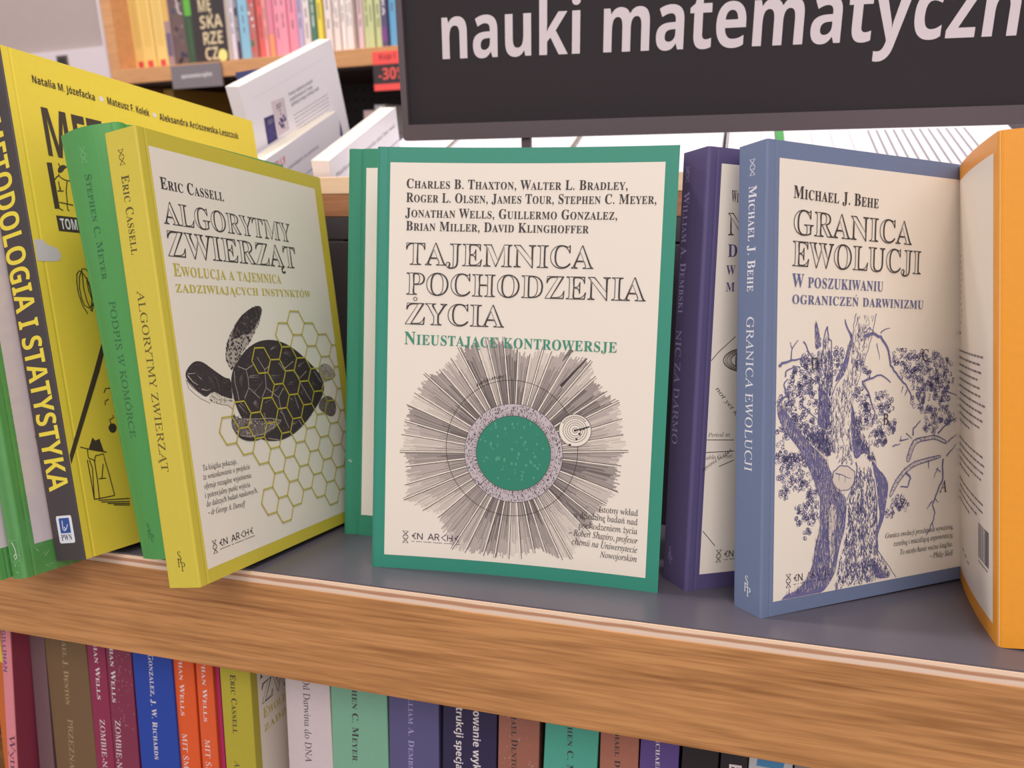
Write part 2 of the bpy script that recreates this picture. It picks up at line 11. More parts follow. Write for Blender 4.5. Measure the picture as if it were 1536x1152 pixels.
# ------------------------------------------------------------------ camera
cd = bpy.data.cameras.new('camera'); cam = bpy.data.objects.new('camera', cd); C.objects.link(cam); SC.camera = cam
cd.sensor_width = 36.0; cd.lens = CAM['f'] / 1536 * 36.0; cd.clip_start = 0.02; cd.clip_end = 50
cam.matrix_world = (Matrix.Translation((0, -CAM['D'], CAM['H'])) @ Matrix.Rotation(CAM['cyaw'], 4, 'Z') @ Matrix.Rotation(-CAM['pitch'], 4, 'X')
                    @ Matrix.Rotation(CAM['roll'], 4, 'Y') @ Matrix.Rotation(pi / 2, 4, 'X'))
cd.dof.use_dof = True; cd.dof.focus_distance = 0.42; cd.dof.aperture_fstop = 10.5

# ------------------------------------------------------------------ light
SC.view_settings.view_transform = 'Standard'; SC.view_settings.look = 'None'; SC.view_settings.gamma = 1.0
SC.view_settings.use_curve_mapping = False; SC.view_settings.exposure = 0.0
wd = bpy.data.worlds.new('store_interior'); SC.world = wd; wd.use_nodes = True
wd.node_tree.nodes['Background'].inputs[0].default_value = (1.0, 0.95, 0.955, 1)
wd.node_tree.nodes['Background'].inputs[1].default_value = 0.68
def lamp(name, loc, target, sx, sy, power, col=(1, .955, .93)):
    l = bpy.data.lights.new(name, 'AREA'); l.shape = 'RECTANGLE'; l.size = sx; l.size_y = sy; l.energy = power; l.color = col
    o = bpy.data.objects.new(name, l); C.objects.link(o); o.location = loc
    o.rotation_euler = (Vector(target) - Vector(loc)).to_track_quat('-Z', 'Y').to_euler(); return o
lamp('ceiling_lamp', (.26, -1.9, 1.75), (-.05, .0, .1), 2.6, 1.1, 36)
lamp('ceiling_lamp', (.2, .35, 2.2), (0, .35, 0), 1.4, .5, 21)
lamp('aisle_spot', (-.75, .42, 1.9), (-.75, 1.0, .4), .12, .12, 22)
lamp('aisle_spot', (-1.9, .2, 1.9), (-1.6, 1.0, .4), .25, .25, 12)

# ------------------------------------------------------------------ materials
def lin(c):
    return tuple(((v / 255) / 12.92 if v / 255 <= .04045 else ((v / 255 + .055) / 1.055) ** 2.4) for v in c)
MC = {}
def mat(name, rgb, rough=.5, spec=.4, coat=0.0, metal=0.0):
    if name in MC: return MC[name]
    m = bpy.data.materials.new(name); m.use_nodes = True; b = m.node_tree.nodes['Principled BSDF']
    b.inputs['Base Color'].default_value = lin(rgb) + (1,); b.inputs['Roughness'].default_value = rough
    b.inputs['Specular IOR Level'].default_value = spec; b.inputs['Coat Weight'].default_value = coat
    b.inputs['Coat Roughness'].default_value = .12; b.inputs['Metallic'].default_value = metal
    MC[name] = m; return m
def mottled(name, rgb, rough=.5, amt=.06, scale=400, coat=0.0, spec=.35):
    """coloured card with a faint paper mottle"""
    if name in MC: return MC[name]
    m = mat(name, rgb, rough, spec, coat); nt = m.node_tree; b = nt.nodes['Principled BSDF']
    tc = nt.nodes.new('ShaderNodeTexCoord'); n = nt.nodes.new('ShaderNodeTexNoise'); n.inputs['Scale'].default_value = scale; n.inputs['Detail'].default_value = 4
    mx = nt.nodes.new('ShaderNodeMix'); mx.data_type = 'RGBA'
    c = lin(rgb); mx.inputs['A'].default_value = tuple(v * (1 - amt) for v in c) + (1,); mx.inputs['B'].default_value = tuple(min(1, v * (1 + amt)) for v in c) + (1,)
    nt.links.new(tc.outputs['Object'], n.inputs['Vector']); nt.links.new(n.outputs['Fac'], mx.inputs['Factor']); nt.links.new(mx.outputs['Result'], b.inputs['Base Color'])
    return m
def oak(name, dark, light, rough=.45, sc=(1, 1, 1)):
    """long fine grain streaks along x over broad soft bands"""
    if name in MC: return MC[name]
    m = mat(name, light, rough, .3); nt = m.node_tree; b = nt.nodes['Principled BSDF']; L = nt.links.new; N = nt.nodes.new
    tc = N('ShaderNodeTexCoord')
    def noise(sx, sz, det, dist):
        mp = N('ShaderNodeMapping'); mp.inputs['Scale'].default_value = (sx * sc[0], sz * sc[1], sz * sc[2]); n = N('ShaderNodeTexNoise'); n.inputs['Scale'].default_value = 1; n.inputs['Detail'].default_value = det; n.inputs['Distortion'].default_value = dist
        L(tc.outputs['Object'], mp.inputs['Vector']); L(mp.outputs['Vector'], n.inputs['Vector']); return n
    n1 = noise(15, 440, 3, .3); n2 = noise(4, 100, 3, .5); n3 = noise(34, 900, 2, 0)
    def mixf(a, bb, f):
        x = N('ShaderNodeMix'); x.data_type = 'FLOAT'; x.inputs['Factor'].default_value = f; L(a, x.inputs['A']); L(bb, x.inputs['B']); return x.outputs['Result']
    f = mixf(mixf(n1.outputs['Fac'], n2.outputs['Fac'], .45), n3.outputs['Fac'], .25)
    r = N('ShaderNodeValToRGB'); e = r.color_ramp.elements; e[0].position = .33; e[1].position = .58; e[0].color = lin(dark) + (1,); e[1].color = lin(light) + (1,)
    L(f, r.inputs['Fac']); L(r.outputs['Color'], b.inputs['Base Color']); return m
INK = lambda: mat('black_ink', (58, 50, 50), .5)
PRN = {'ink': (60, 52, 52), 'ink2': (92, 78, 32), 'green': (58, 138, 112), 'olive': (190, 174, 62), 'slate': (98, 100, 140), 'white': (225, 222, 228),
       'lilac': (160, 150, 198), 'violet': (92, 80, 125), 'dark': (72, 60, 50), 'yellow': (236, 212, 70), 'paper': (222, 212, 212), 'tan': (172, 146, 112),
       'maroon': (95, 55, 80), 'darkgreen': (52, 104, 62), 'grey': (120, 112, 112), 'orangered': (235, 92, 82), 'red': (215, 60, 85)}
def prn(k): return mat('print_' + k, PRN[k], .5)

# ------------------------------------------------------------------ lettering (built-in font; its serif and sans mathematical alphabets)
def fam_char(ch, fam):
    o = ord(ch)
    if fam == 'serif':
        if 65 <= o <= 90: return chr(0x1D400 + o - 65)
        if 97 <= o <= 122: return chr(0x1D41A + o - 97)
    elif fam == 'italic':
        if ch == 'h': return '\u210e'
        if 65 <= o <= 90: return chr(0x1D434 + o - 65)
        if 97 <= o <= 122: return chr(0x1D44E + o - 97)
    elif fam == 'sans':
        if 65 <= o <= 90: return chr(0x1D5D4 + o - 65)
        if 97 <= o <= 122: return chr(0x1D5EE + o - 97)
        if 48 <= o <= 57: return chr(0x1D7EC + o - 48)
    return ch
FC = bpy.data.curves.new('lettering', 'FONT'); FO = bpy.data.objects.new('lettering', FC); C.objects.link(FO)
FC.resolution_u = 4; FC.fill_mode = 'FRONT'
def raw(body):
    FC.body = body; me = bpy.data.meshes.new_from_object(FO)
    v = [(a.co.x, a.co.y) for a in me.vertices]; f = [tuple(p.vertices) for p in me.polygons]; bpy.data.meshes.remove(me); return v, f
GL = {}
HW = {}
def adv(c, fam):
    h = fam_char('H', fam)
    if fam not in HW: HW[fam] = max(p[0] for p in raw(h + h)[0])
    return max(p[0] for p in raw(h + c + h)[0]) - HW[fam]
def glyph(ch, fam):
    k = (ch, fam)
    if k in GL: return GL[k]
    c = fam_char(ch, fam)
    v, f = ([], []) if ch == ' ' else raw(c)
    ff = []
    for t in f:
        a = sum(v[t[i]][0] * v[t[(i + 1) % len(t)]][1] - v[t[(i + 1) % len(t)]][0] * v[t[i]][1] for i in range(len(t)))
        if abs(a) > 1e-10: ff.append(t if a > 0 else t[::-1])
    # boundary loops, interior on the left
    ed = {}
    cnt = {}
    for t in ff:
        for i in range(len(t)):
            e = (t[i], t[(i + 1) % len(t)]); cnt[tuple(sorted(e))] = cnt.get(tuple(sorted(e)), 0) + 1
    for t in ff:
        for i in range(len(t)):
            e = (t[i], t[(i + 1) % len(t)])
            if cnt[tuple(sorted(e))] == 1: ed[e[0]] = e[1]
    loops = []
    while ed:
        s = next(iter(ed)); l = [s]; n = ed.pop(s)
        while n != s and n in ed: l.append(n); n = ed.pop(n)
        if len(l) > 2: loops.append(l)
    GL[k] = (v, ff, adv(c, fam), loops); return GL[k]
ACC = {'ą': 'a~', 'ę': 'e~', 'Ą': 'A~', 'Ę': 'E~', 'ó': "o'", 'Ó': "O'", 'ś': "s'", 'Ś': "S'", 'ć': "c'", 'ń': "n'", 'Ń': "N'", 'ź': "z'", 'ż': 'z.', 'Ż': 'Z.', 'ł': 'l/', 'Ł': 'L/'}
CAPH = {}
def caph(fam):
    if fam not in CAPH: CAPH[fam] = max(p[1] for p in glyph('H', fam)[0])
    return CAPH[fam]
STY = {'sc': ('serif', 0, 1.02), 'open': ('serif', 0, 1.0), 'rom': ('italic', .25, 1.0), 'it': ('italic', 0, 1.0), 'cond': ('sans', 0, 1.0), 'cond2': ('sans', 0, 1.0)}

class Sheet:
    """Printed sheet: polygons given in flat sheet millimetres, mapped to the part's surface by fn(a, b, h) in metres."""
    def __init__(s, fn): s.fn = fn; s.v = []; s.f = []; s.m = []; s.mats = []
    def mi(s, m):
        if m not in s.mats: s.mats.append(m)
        return s.mats.index(m)
    def add(s, pts, faces, m, lay):
        k = len(s.v); s.v += [s.fn(a, b, lay * 0.055) for a, b in pts]; i = s.mi(m)
        for f in faces: s.f.append(tuple(k + q for q in f)); s.m.append(i)
    def poly(s, pts, m, lay=1):
        t = tessellate_polygon([[Vector((a, b, 0)) for a, b in pts]]); s.add(pts, t, m, lay)
    def grid(s, a0, b0, a1, b1, m, lay=1, na=26, nb=2):
        P = [(a0 + (a1 - a0) * i / na, b0 + (b1 - b0) * j / nb) for j in range(nb + 1) for i in range(na + 1)]
        F = [(j * (na + 1) + i, j * (na + 1) + i + 1, (j + 1) * (na + 1) + i + 1, (j + 1) * (na + 1) + i) for j in range(nb) for i in range(na)]
        s.add(P, F, m, lay)
    def line(s, pts, w, m, lay=2, w2=None, closed=False):
        n = len(pts)
        if n < 2: return
        P = []
        for i in range(n):
            p0 = pts[i - 1] if (i or closed) else pts[i]; p1 = pts[(i + 1) % n] if (i < n - 1 or closed) else pts[i]
            dx, dy = p1[0] - p0[0], p1[1] - p0[1]; L = math.hypot(dx, dy) or 1
            ww = w / 2 if w2 is None else (w + (w2 - w) * i / (n - 1)) / 2
            P += [(pts[i][0] - dy / L * ww, pts[i][1] + dx / L * ww), (pts[i][0] + dy / L * ww, pts[i][1] - dx / L * ww)]
        F = [(2 * i, 2 * i + 1, (2 * i + 3) % (2 * n), (2 * i + 2) % (2 * n)) for i in range(n if closed else n - 1)]
        s.add(P, F, m, lay)
    def disc(s, c, r, m, lay=2, r0=0, n=48, nr=5, ry=None):
        k = (ry or r) / r
        P = []; F = []
        for j in range(nr + 1):
            q = r0 + (r - r0) * j / nr
            P += [(c[0] + q * cos(2 * pi * i / n), c[1] + q * k * sin(2 * pi * i / n)) for i in range(n)]
        for j in range(nr):
            for i in range(n): F.append((j * n + i, j * n + (i + 1) % n, (j + 1) * n + (i + 1) % n, (j + 1) * n + i))
        s.add(P, F, m, lay)
    def text(s, t, style, m, a0, b0, a1, b1, cap, pre=0, lay=4, spine=False):
        fam, unsh, _ = STY[style]; k = cap / caph(fam)
        items = []; x = 0; xp = None
        for i, ch in enumerate(t):
            sub = 1.0; up = ch
            if style == 'sc' and ch.upper() != ch: sub = .78; up = ch.upper()
            base = up; acc = ''
            if up in ACC: base, acc = ACC[up]
            v, f, ad, lp = glyph(base, fam); items.append((x, sub, v, f, lp, acc, ad, base)); x += ad * sub + (.03 if style == 'sc' else 0)
            if i + 1 == pre: xp = x
        W = (xp if pre else x) or 1
        L = math.hypot(a1 - a0, b1 - b0); ea, eb = (a1 - a0) / L, (b1 - b0) / L
        na, nb = (eb, -ea) if spine else (-eb, ea)
        kx = L / W
        def T(px, py): return (a0 + ea * px * kx + na * py * k, b0 + eb * px * kx + nb * py * k)
        ch_ = caph(fam)
        for (x, sub, v, f, lp, acc, ad, base) in items:
            sh = unsh
            G = [(x + (p[0] - sh * p[1]) * sub, p[1] * sub) for p in v]
            if not G: continue
            if style == 'open':
                for l in lp:
                    n = len(l); P = []
                    for i in range(n):
                        p0, p, p1 = G[l[i - 1]], G[l[i]], G[l[(i + 1) % n]]
                        d0 = Vector((p[0] - p0[0], p[1] - p0[1])); d1 = Vector((p1[0] - p[0], p1[1] - p[1]))
                        if d0.length > 1e-9: d0.normalize()
                        if d1.length > 1e-9: d1.normalize()
                        nn = Vector((-(d0.y + d1.y), d0.x + d1.x)); nn = nn.normalized() if nn.length > 1e-9 else nn   # inward
                        w = .017 + .030 * max(0, -nn.x) + .006 * max(0, nn.y)
                        P += [T(p[0] - nn.x * .004, p[1] - nn.y * .004), T(p[0] + nn.x * w, p[1] + nn.y * w)]
                    s.add(P, [(2 * i, (2 * i + 2) % (2 * n), (2 * i + 3) % (2 * n), 2 * i + 1) for i in range(n)], m, lay)
            else:
                s.add([T(*p) for p in G], f, m, lay)
            if acc:
                top = max(p[1] for p in G); x0 = min(p[0] for p in G); x1 = max(p[0] for p in G); cx = (x0 + x1) / 2; w = .055 if fam != 'sans' else .1
                tq = w * sub
                if acc == "'": s.poly([T(*q) for q in ((cx - .03, top + .04), (cx - .03 + tq, top + .04), (cx + .12, top + .19), (cx + .12 - tq * 1.3, top + .19))], m, lay)
                elif acc == '.':
                    D = [(cx + .055 * cos(q * pi / 5), top + .13 + .055 * sin(q * pi / 5)) for q in range(10)]
                    if style == 'open':
                        s.line([T(*q) for q in D], .35, m, lay, closed=True)
                    else: s.poly([T(*q) for q in D], m, lay)
                elif acc == '/': s.poly([T(*q) for q in ((x0 - .04, ch_ * sub * .38), (x0 - .04, ch_ * sub * .48), (x0 + (x1 - x0) * .75, ch_ * sub * .72), (x0 + (x1 - x0) * .75, ch_ * sub * .62))], m, lay)
                else:
                    H = [(x1 - .06, .0), (x1 - .15, -.07), (x1 - .14, -.16), (x1 - .06, -.18), (x1 + .01, -.14)]
                    s.line([T(q[0], q[1] * sub) for q in H], .055 * k * sub + .12, m, lay)
    def build(s, name, parent, base=None, mats0=None):
        """base: (verts, faces) of the part itself, material slot mats0"""
        v = list(base[0]) if base else []; f = list(base[1]) if base else []; n0 = len(f); k = len(v)
        me = bpy.data.meshes.new(name); me.from_pydata(v + s.v, [], f + [tuple(q + k for q in t) for t in s.f])
        mm = ([mats0] if mats0 else []); off = len(mm)
        for m in mm + s.mats: me.materials.append(m)
        idx = [0] * n0 + [i + off for i in s.m]
        me.polygons.foreach_set('material_index', idx); me.update()
        o = bpy.data.objects.new(name, me); C.objects.link(o); o.parent = parent; return o

# ------------------------------------------------------------------ object helpers
def tag(o, label=None, cat=None, group=None, kind=None):
    if label: o['label'] = label
    if cat: o['category'] = cat
    if group: o['group'] = group
    if kind: o['kind'] = kind
    return o
def empty(name, M, label=None, cat=None, group=None, kind=None):
    o = bpy.data.objects.new(name, None); C.objects.link(o); o.matrix_world = M; o.empty_display_size = .02
    return tag(o, label, cat, group, kind)
def mesh(name, v, f, m, parent=None, smooth=False):
    me = bpy.data.meshes.new(name); me.from_pydata([tuple(p) for p in v], [], f); me.materials.append(m); me.update()
    if smooth: me.polygons.foreach_set('use_smooth', [True] * len(me.polygons))
    o = bpy.data.objects.new(name, me); C.objects.link(o); o.parent = parent; return o
def boxes(L, bev=0.0):
    V = []; F = []
    for (x0, x1, y0, y1, z0, z1) in L:
        k = len(V)
        V += [(x, y, z) for z in (z0, z1) for y in (y0, y1) for x in (x0, x1)]
        F += [tuple(k + q for q in t) for t in ((0, 2, 3, 1), (4, 5, 7, 6), (0, 1, 5, 4), (2, 6, 7, 3), (0, 4, 6, 2), (1, 3, 7, 5))]
    return V, F
def box(name, b, m, parent=None, bev=0.0):
    V, F = boxes([b]); o = mesh(name, V, F, m, parent)
    if bev:
        md = o.modifiers.new('edge', 'BEVEL'); md.width = bev; md.segments = 2
    return o
def shell(path, th, v0, v1):
    """closed thin sheet: path [(u,d)], thickness th to the left-hand inside (given as normals), extruded v0..v1"""
    n = len(path); V = []; F = []
    inn = []
    for i in range(n):
        a = path[max(0, i - 1)]; b = path[min(n - 1, i + 1)]; dx, dy = b[0] - a[0], b[1] - a[1]; L = math.hypot(dx, dy) or 1
        inn.append((path[i][0] - dy / L * th, path[i][1] + dx / L * th))
    for q in (path, inn):
        for v in (v0, v1):
            V += [(p[0], p[1], v) for p in q]
    o0, o1, i0, i1 = 0, n, 2 * n, 3 * n
    for i in range(n - 1):
        F += [(o0 + i, o0 + i + 1, o1 + i + 1, o1 + i), (i0 + i + 1, i0 + i, i1 + i, i1 + i + 1), (o1 + i, o1 + i + 1, i1 + i + 1, i1 + i), (o0 + i + 1, o0 + i, i0 + i, i0 + i + 1)]
    F += [(o0, o1, i1, i0), (o0 + n - 1, i0 + n - 1, i1 + n - 1, o1 + n - 1)]
    return V, F
ST = Matrix.Rotation(-CAM['st'], 4, 'X')
def pose(P):
    x, y, z, yaw, lean, roll = P[:6]
    return ST @ Matrix.Translation((x, y, z)) @ Matrix.Rotation(yaw, 4, 'Z') @ Matrix.Rotation(-lean, 4, 'X') @ Matrix.Rotation(roll, 4, 'Y')

PAGES = lambda: paper_mat()
def paper_mat():
    if 'page_edges' in MC: return MC['page_edges']
    m = mat('page_edges', (226, 214, 198), .8, .2); nt = m.node_tree; b = nt.nodes['Principled BSDF']
    tc = nt.nodes.new('ShaderNodeTexCoord'); mp = nt.nodes.new('ShaderNodeMapping'); mp.inputs['Scale'].default_value = (2, 2500, 2)
    n = nt.nodes.new('ShaderNodeTexNoise'); n.inputs['Scale'].default_value = 1; r = nt.nodes.new('ShaderNodeValToRGB')
    r.color_ramp.elements[0].position = .35; r.color_ramp.elements[1].position = .6
    r.color_ramp.elements[0].color = lin((196, 184, 168)) + (1,); r.color_ramp.elements[1].color = lin((230, 220, 204)) + (1,)
    nt.links.new(tc.outputs['Object'], mp.inputs['Vector']); nt.links.new(mp.outputs['Vector'], n.inputs['Vector']); nt.links.new(n.outputs['Fac'], r.inputs['Fac']); nt.links.new(r.outputs['Color'], b.inputs['Base Color'])
    return m

class Book:
    """soft or hard bound book: local x along the cover away from the spine, y from front to back cover, z up"""
    def __init__(s, M, w, h, t, cover, label, bend=None, shift=None, hard=False, spine_m=None, name='paperback_book', group=None, r=.002, front_m=None, plain=False):
        s.w, s.h, s.t = w, h, t
        s.bend = bend or (lambda u: 0.0); s.shift = shift or (lambda u: 0.0)
        s.root = empty(name, M, label, 'book', group)
        s.hard = hard; s.r = r
        th = .0026 if hard else .0004
        s.ov = .003 if hard else 0.0
        N = 24
        us = [r + (w - r) * i / N for i in range(N + 1)]
        def groove(u):
            if hard: return .0011 * max(0, 1 - abs(u - .0085) / .003)
            return .00022 * max(0, 1 - abs(u - .0058) / .0011) if not plain else 0
        if not plain: us = sorted(us + ([.0055, .007, .0085, .010, .0115] if hard else [.0047, .0053, .0058, .0063, .0069]))
        s.fy = lambda u: s.bend(u) + s.shift(u)
        fp = [(u, s.fy(u) + groove(u)) for u in us]
        bp = [(u, t + s.shift(u)) for u in us]
        A = 5
        sp = [(r - r * sin(q * pi / 2 / A), r - r * cos(q * pi / 2 / A)) for q in range(A + 1)]
        if hard:   # gently rounded back
            K = 10; body = [(-.004 * sin(pi * q / K), r + (t - 2 * r) * q / K) for q in range(1, K)]
        else: body = [(0, r + (t - 2 * r) * q / 4) for q in range(1, 4)]
        sb = [(r - r * cos(q * pi / 2 / A), t - r + r * sin(q * pi / 2 / A)) for q in range(A + 1)]
        s.spath = sp + body + sb
        s.cover = cover; s.sm = spine_m or cover
        s.front = Sheet(lambda u, v, hh: (u / 1000, s.fy(u / 1000) - hh / 1000, v / 1000))
        def sx(d):
            if hard: return -.004 * sin(pi * max(0, min(1, (d - r) / (t - 2 * r))))
            return 0.0
        s.spine = Sheet(lambda d, v, hh: (sx(d / 1000) - hh / 1000, d / 1000, v / 1000))
        s.back = Sheet(lambda u, v, hh: (u / 1000, t + s.shift(u / 1000) + hh / 1000, v / 1000))
        s._f = shell(fp, th, 0, h); s._s = shell(s.spath[::-1], th, 0, h); s._b = shell(bp[::-1], th, 0, h)
        # page block follows the covers
        pu = [(.001 if not hard else .004) + (w - (.0012 if not hard else .005)) * i / 14 for i in range(15)]
        o = .0006 if not hard else .003
        V = []; F = []
        for v in (s.ov + .0004, h - s.ov - .0004):
            V += [(u, s.fy(u) + o if u > r else r, v) for u in pu] + [(u, t + s.shift(u) - o, v) for u in pu]
        n = 15
        for i in range(n - 1):
            F += [(i, i + 1, 2 * n + i + 1, 2 * n + i), (n + i + 1, n + i, 3 * n + i, 3 * n + i + 1), (2 * n + i, 2 * n + i + 1, 3 * n + i + 1, 3 * n + i), (i + 1, i, n + i, n + i + 1)]
        F += [(n - 1, 2 * n - 1, 4 * n - 1, 3 * n - 1), (0, 2 * n, 3 * n, n)]
        s._p = (V, F); s.fm = front_m or cover
    def done(s):
        s.front.build('front_cover', s.root, s._f, s.fm); s.spine.build('spine', s.root, s._s, s.sm); s.back.build('back_cover', s.root, s._b, s.cover)
        mesh('page_block', s._p[0], s._p[1], PAGES(), s.root); return s.root

def pairs(L): return [(L[i], L[i + 1]) for i in range(0, len(L), 2)]
CREAM = mottled('cream_print', (231, 219, 205), .42, .015, 900)

def dna(sh, a, b, hgt, m, w=.35, spine=False, lay=4):
    """the publisher's little double helix, hgt tall, centred on a, b"""
    for sg in (1, -1):
        P = []
        for i in range(33):
            q = i / 32; P.append((a + sg * hgt * .2 * cos(q * 2 * pi * 1.0) * (1 if 1 else 1), b + hgt * (q - .5)))
        sh.line(P, w, m, lay)
    for q in (.04, .4, .6, .96):
        ww = abs(hgt * .2 * cos(q * 2 * pi)); sh.line([(a - ww, b + hgt * (q - .5)), (a + ww, b + hgt * (q - .5))], w * .5, m, lay)
def logo(sh, P, m):
    """double helix and EN ARCHE in plain strokes, with a caption line too small to read"""
    (a0, b0), (a1, b1) = P; hh = 7.4; dna(sh, a0 + 1.6, b0 + 3.6, hh, m, .33)
    x = a0 + 5.2; y = b0 + 2.6; c = 3.7; k = (a1 - x) / 26.0
    def st(*p): sh.line([(x + q[0] * k, y + q[1] * c) for q in p], .5, m, 4)
    G = {'E': [[(2.3, 1), (.2, .5), (2.3, 0)], [(.2, .5), (1.9, .5)]], 'N': [[(0, 0), (0, 1)], [(0, 1), (2.6, 0)], [(2.6, 0), (2.6, 1)]], 'A': [[(0, 0), (1.5, 1)], [(1.5, 1), (3, 0)], [(.6, .33), (2.4, .33)]],
         'R': [[(0, 0), (0, 1)], [(0, 1), (1.6, 1), (2.1, .75), (1.6, .5), (0, .5)], [(1, .5), (2.3, 0)]], 'C': [[(2.6, 1), (.2, .5), (2.6, 0)]], 'H': [[(0, 0), (0, 1)], [(2.5, 0), (2.5, 1)], [(0, .5), (2.5, .5)]]}
    for ch in 'EN ARCHE':
        if ch == ' ': x += 1.9 * k; continue
        for p in G[ch]: st(*p)
        x += {'E': 3.2, 'N': 3.9, 'A': 3.8, 'R': 3.3, 'C': 3.5, 'H': 3.8}[ch] * k
    x = a0 + 5.2
    while x < a1:
        w = random.uniform(.5, .9); sh.line([(x, b0 + 1.2), (x + w, b0 + 1.2)], .35, m, 4); x += w + .25
        if random.random() < .1: x += .9
def monogram(sh, d, v, m, k=1.0):
    """upright S over two overlapping P at the spine's foot"""
    for ch, a0, b0, c, w in (('S', 1.7, 1.0, 4.6, 2.9), ('P', 2.3, -2.8, 4.6, 3.0), ('P', .3, -5.0, 4.9, 3.2)):
        sh.text(ch, 'rom', m, d + a0 * k, v + b0 * k, d + (a0 - w) * k, v + b0 * k, c * k, lay=1, spine=True)

# ================================================================== display shelf the books stand on
S = ST
shelf = empty('display_shelf', S, 'tilted display shelf with dark laminate top and oak veneer front edge', 'shelf')
LAM = mottled('dark_laminate', (84, 79, 88), .33, .05, 300, spec=.5)
OAK = oak('oak_veneer', (138, 90, 50), (194, 138, 86))
PLY = mat('plywood_edge', (226, 194, 168), .6)
nt = PLY.node_tree; b_ = nt.nodes['Principled BSDF']; tc = nt.nodes.new('ShaderNodeTexCoord'); sx_ = nt.nodes.new('ShaderNodeSeparateXYZ'); mr = nt.nodes.new('ShaderNodeMapRange')
mp_ = nt.nodes.new('ShaderNodeMapping'); mp_.inputs['Scale'].default_value = (30, 30, 500); nz = nt.nodes.new('ShaderNodeTexNoise'); nz.inputs['Scale'].default_value = 1.0; ad_ = nt.nodes.new('ShaderNodeMath'); ad_.operation = 'MULTIPLY_ADD'; ad_.inputs[1].default_value = .0016
mr.inputs['From Min'].default_value = -.0075; mr.inputs['From Max'].default_value = .0004; rp = nt.nodes.new('ShaderNodeValToRGB')
el = rp.color_ramp.elements; el[0].position = 0; el[0].color = lin((216, 186, 162)) + (1,); el[1].position = 1; el[1].color = lin((232, 196, 166)) + (1,)
for pos_, c_ in ((.40, (222, 196, 176)), (.50, (178, 128, 98)), (.66, (184, 136, 104)), (.74, (232, 202, 176))):
    e_ = el.new(pos_); e_.color = lin(c_) + (1,)
nt.links.new(tc.outputs['Object'], sx_.inputs[0]); nt.links.new(tc.outputs['Object'], mp_.inputs['Vector']); nt.links.new(mp_.outputs['Vector'], nz.inputs['Vector']); nt.links.new(nz.outputs['Fac'], ad_.inputs[0]); nt.links.new(sx_.outputs['Z'], ad_.inputs[2])
nt.links.new(ad_.outputs[0], mr.inputs['Value']); nt.links.new(mr.outputs['Result'], rp.inputs['Fac']); nt.links.new(rp.outputs['Color'], b_.inputs['Base Color'])
tp, tw = CAM['tp'], CAM['tw']
X0, X1 = -.85, .75
box('shelf_top', (X0, X1, 0.0008, .183, -.0009, 0), LAM, shelf)
box('plywood_core', (X0, X1, 0, .183, -tp, -.0009), PLY, shelf)
box('oak_fascia', (X0, X1, -.0004, .018, -tw, -tp), OAK, shelf, .0004)
box('shelf_underside', (X0, X1, .018, .183, -.025, -tp), LAM, shelf)
DARK = mottled('dark_steel', (66, 58, 62), .5, .03, 200, spec=.35)
V, F = boxes([(X0, X1, .1832, .188, 0, .1998), (X0, X1, .1832, .188, .2008, .2185)])
o = mesh('back_panel', V, F, DARK, shelf); md = o.modifiers.new('edge', 'BEVEL'); md.width = .0009; md.segments = 2
OAK2 = oak('oak_rail', (140, 92, 62), (176, 120, 84))
box('back_rail', (X0, X1, .183, .197, .2186, .2358), OAK2, shelf, .0006)
LOAK = oak('pale_oak_cap', (222, 184, 150), (236, 202, 168))
box('rail_cap', (X0, X1, .1826, .1965, .2359, .2490), LOAK, shelf, .0006)
box('lower_shelf', (X0, X1, -.004, .22, -.32, -.292), OAK, shelf, .0006)
for xx in (X0, X1 - .018): box('side_panel', (xx, xx + .018, .0185, .2225, -.3595, -.0255), OAK, shelf, .0006)
box('lower_back_panel', (X0, X1, .215, .222, -.292, -.025), DARK, shelf)

# ================================================================== the seven big books and their neighbours on the shelf
# --- green paperback in the middle
TEAL = mottled('teal_green_card', (54, 138, 116), .4, .04, 500)
bw = lambda u: .0046 * 4 * (u / .165) * (1 - u / .165)
bc = Book(pose(ART['pose_C']), .165, .240, .045, TEAL, 'teal-green paperback with an engraved sunburst around a green disc', bend=bw, r=.0015)
f = bc.front; f.grid(7.6, 7.8, 158.0, 231.6, CREAM, 1)
for T_ in ART['C_text']: f.text(T_[0], T_[1], prn(T_[2]), *T_[3:9], lay=7)
logo(f, ART['C_logo'], mat('print_aubergine', (64, 48, 70)))
sun = ART['C_sun']; c0 = sun['c']; r, R = sun['r'], sun['R']
greys = [mat('engraving_grey_%s' % n, c) for n, c in (('dark', (116, 104, 101)), ('mid', (154, 141, 135)), ('soft', (178, 164, 156)), ('pale', (198, 184, 174)), ('faint', (216, 203, 190)))]
ang = sorted([(math.atan2(p[1] - c0[1], p[0] - c0[0]), math.hypot(p[0] - c0[0], p[1] - c0[1])) for p in ART['C_rays']])
cw = mat('cream_line', (234, 222, 206)); ink = prn('ink')
def pol(a, q): return (c0[0] + q * cos(a), c0[1] + q * sin(a))
n = len(ang)
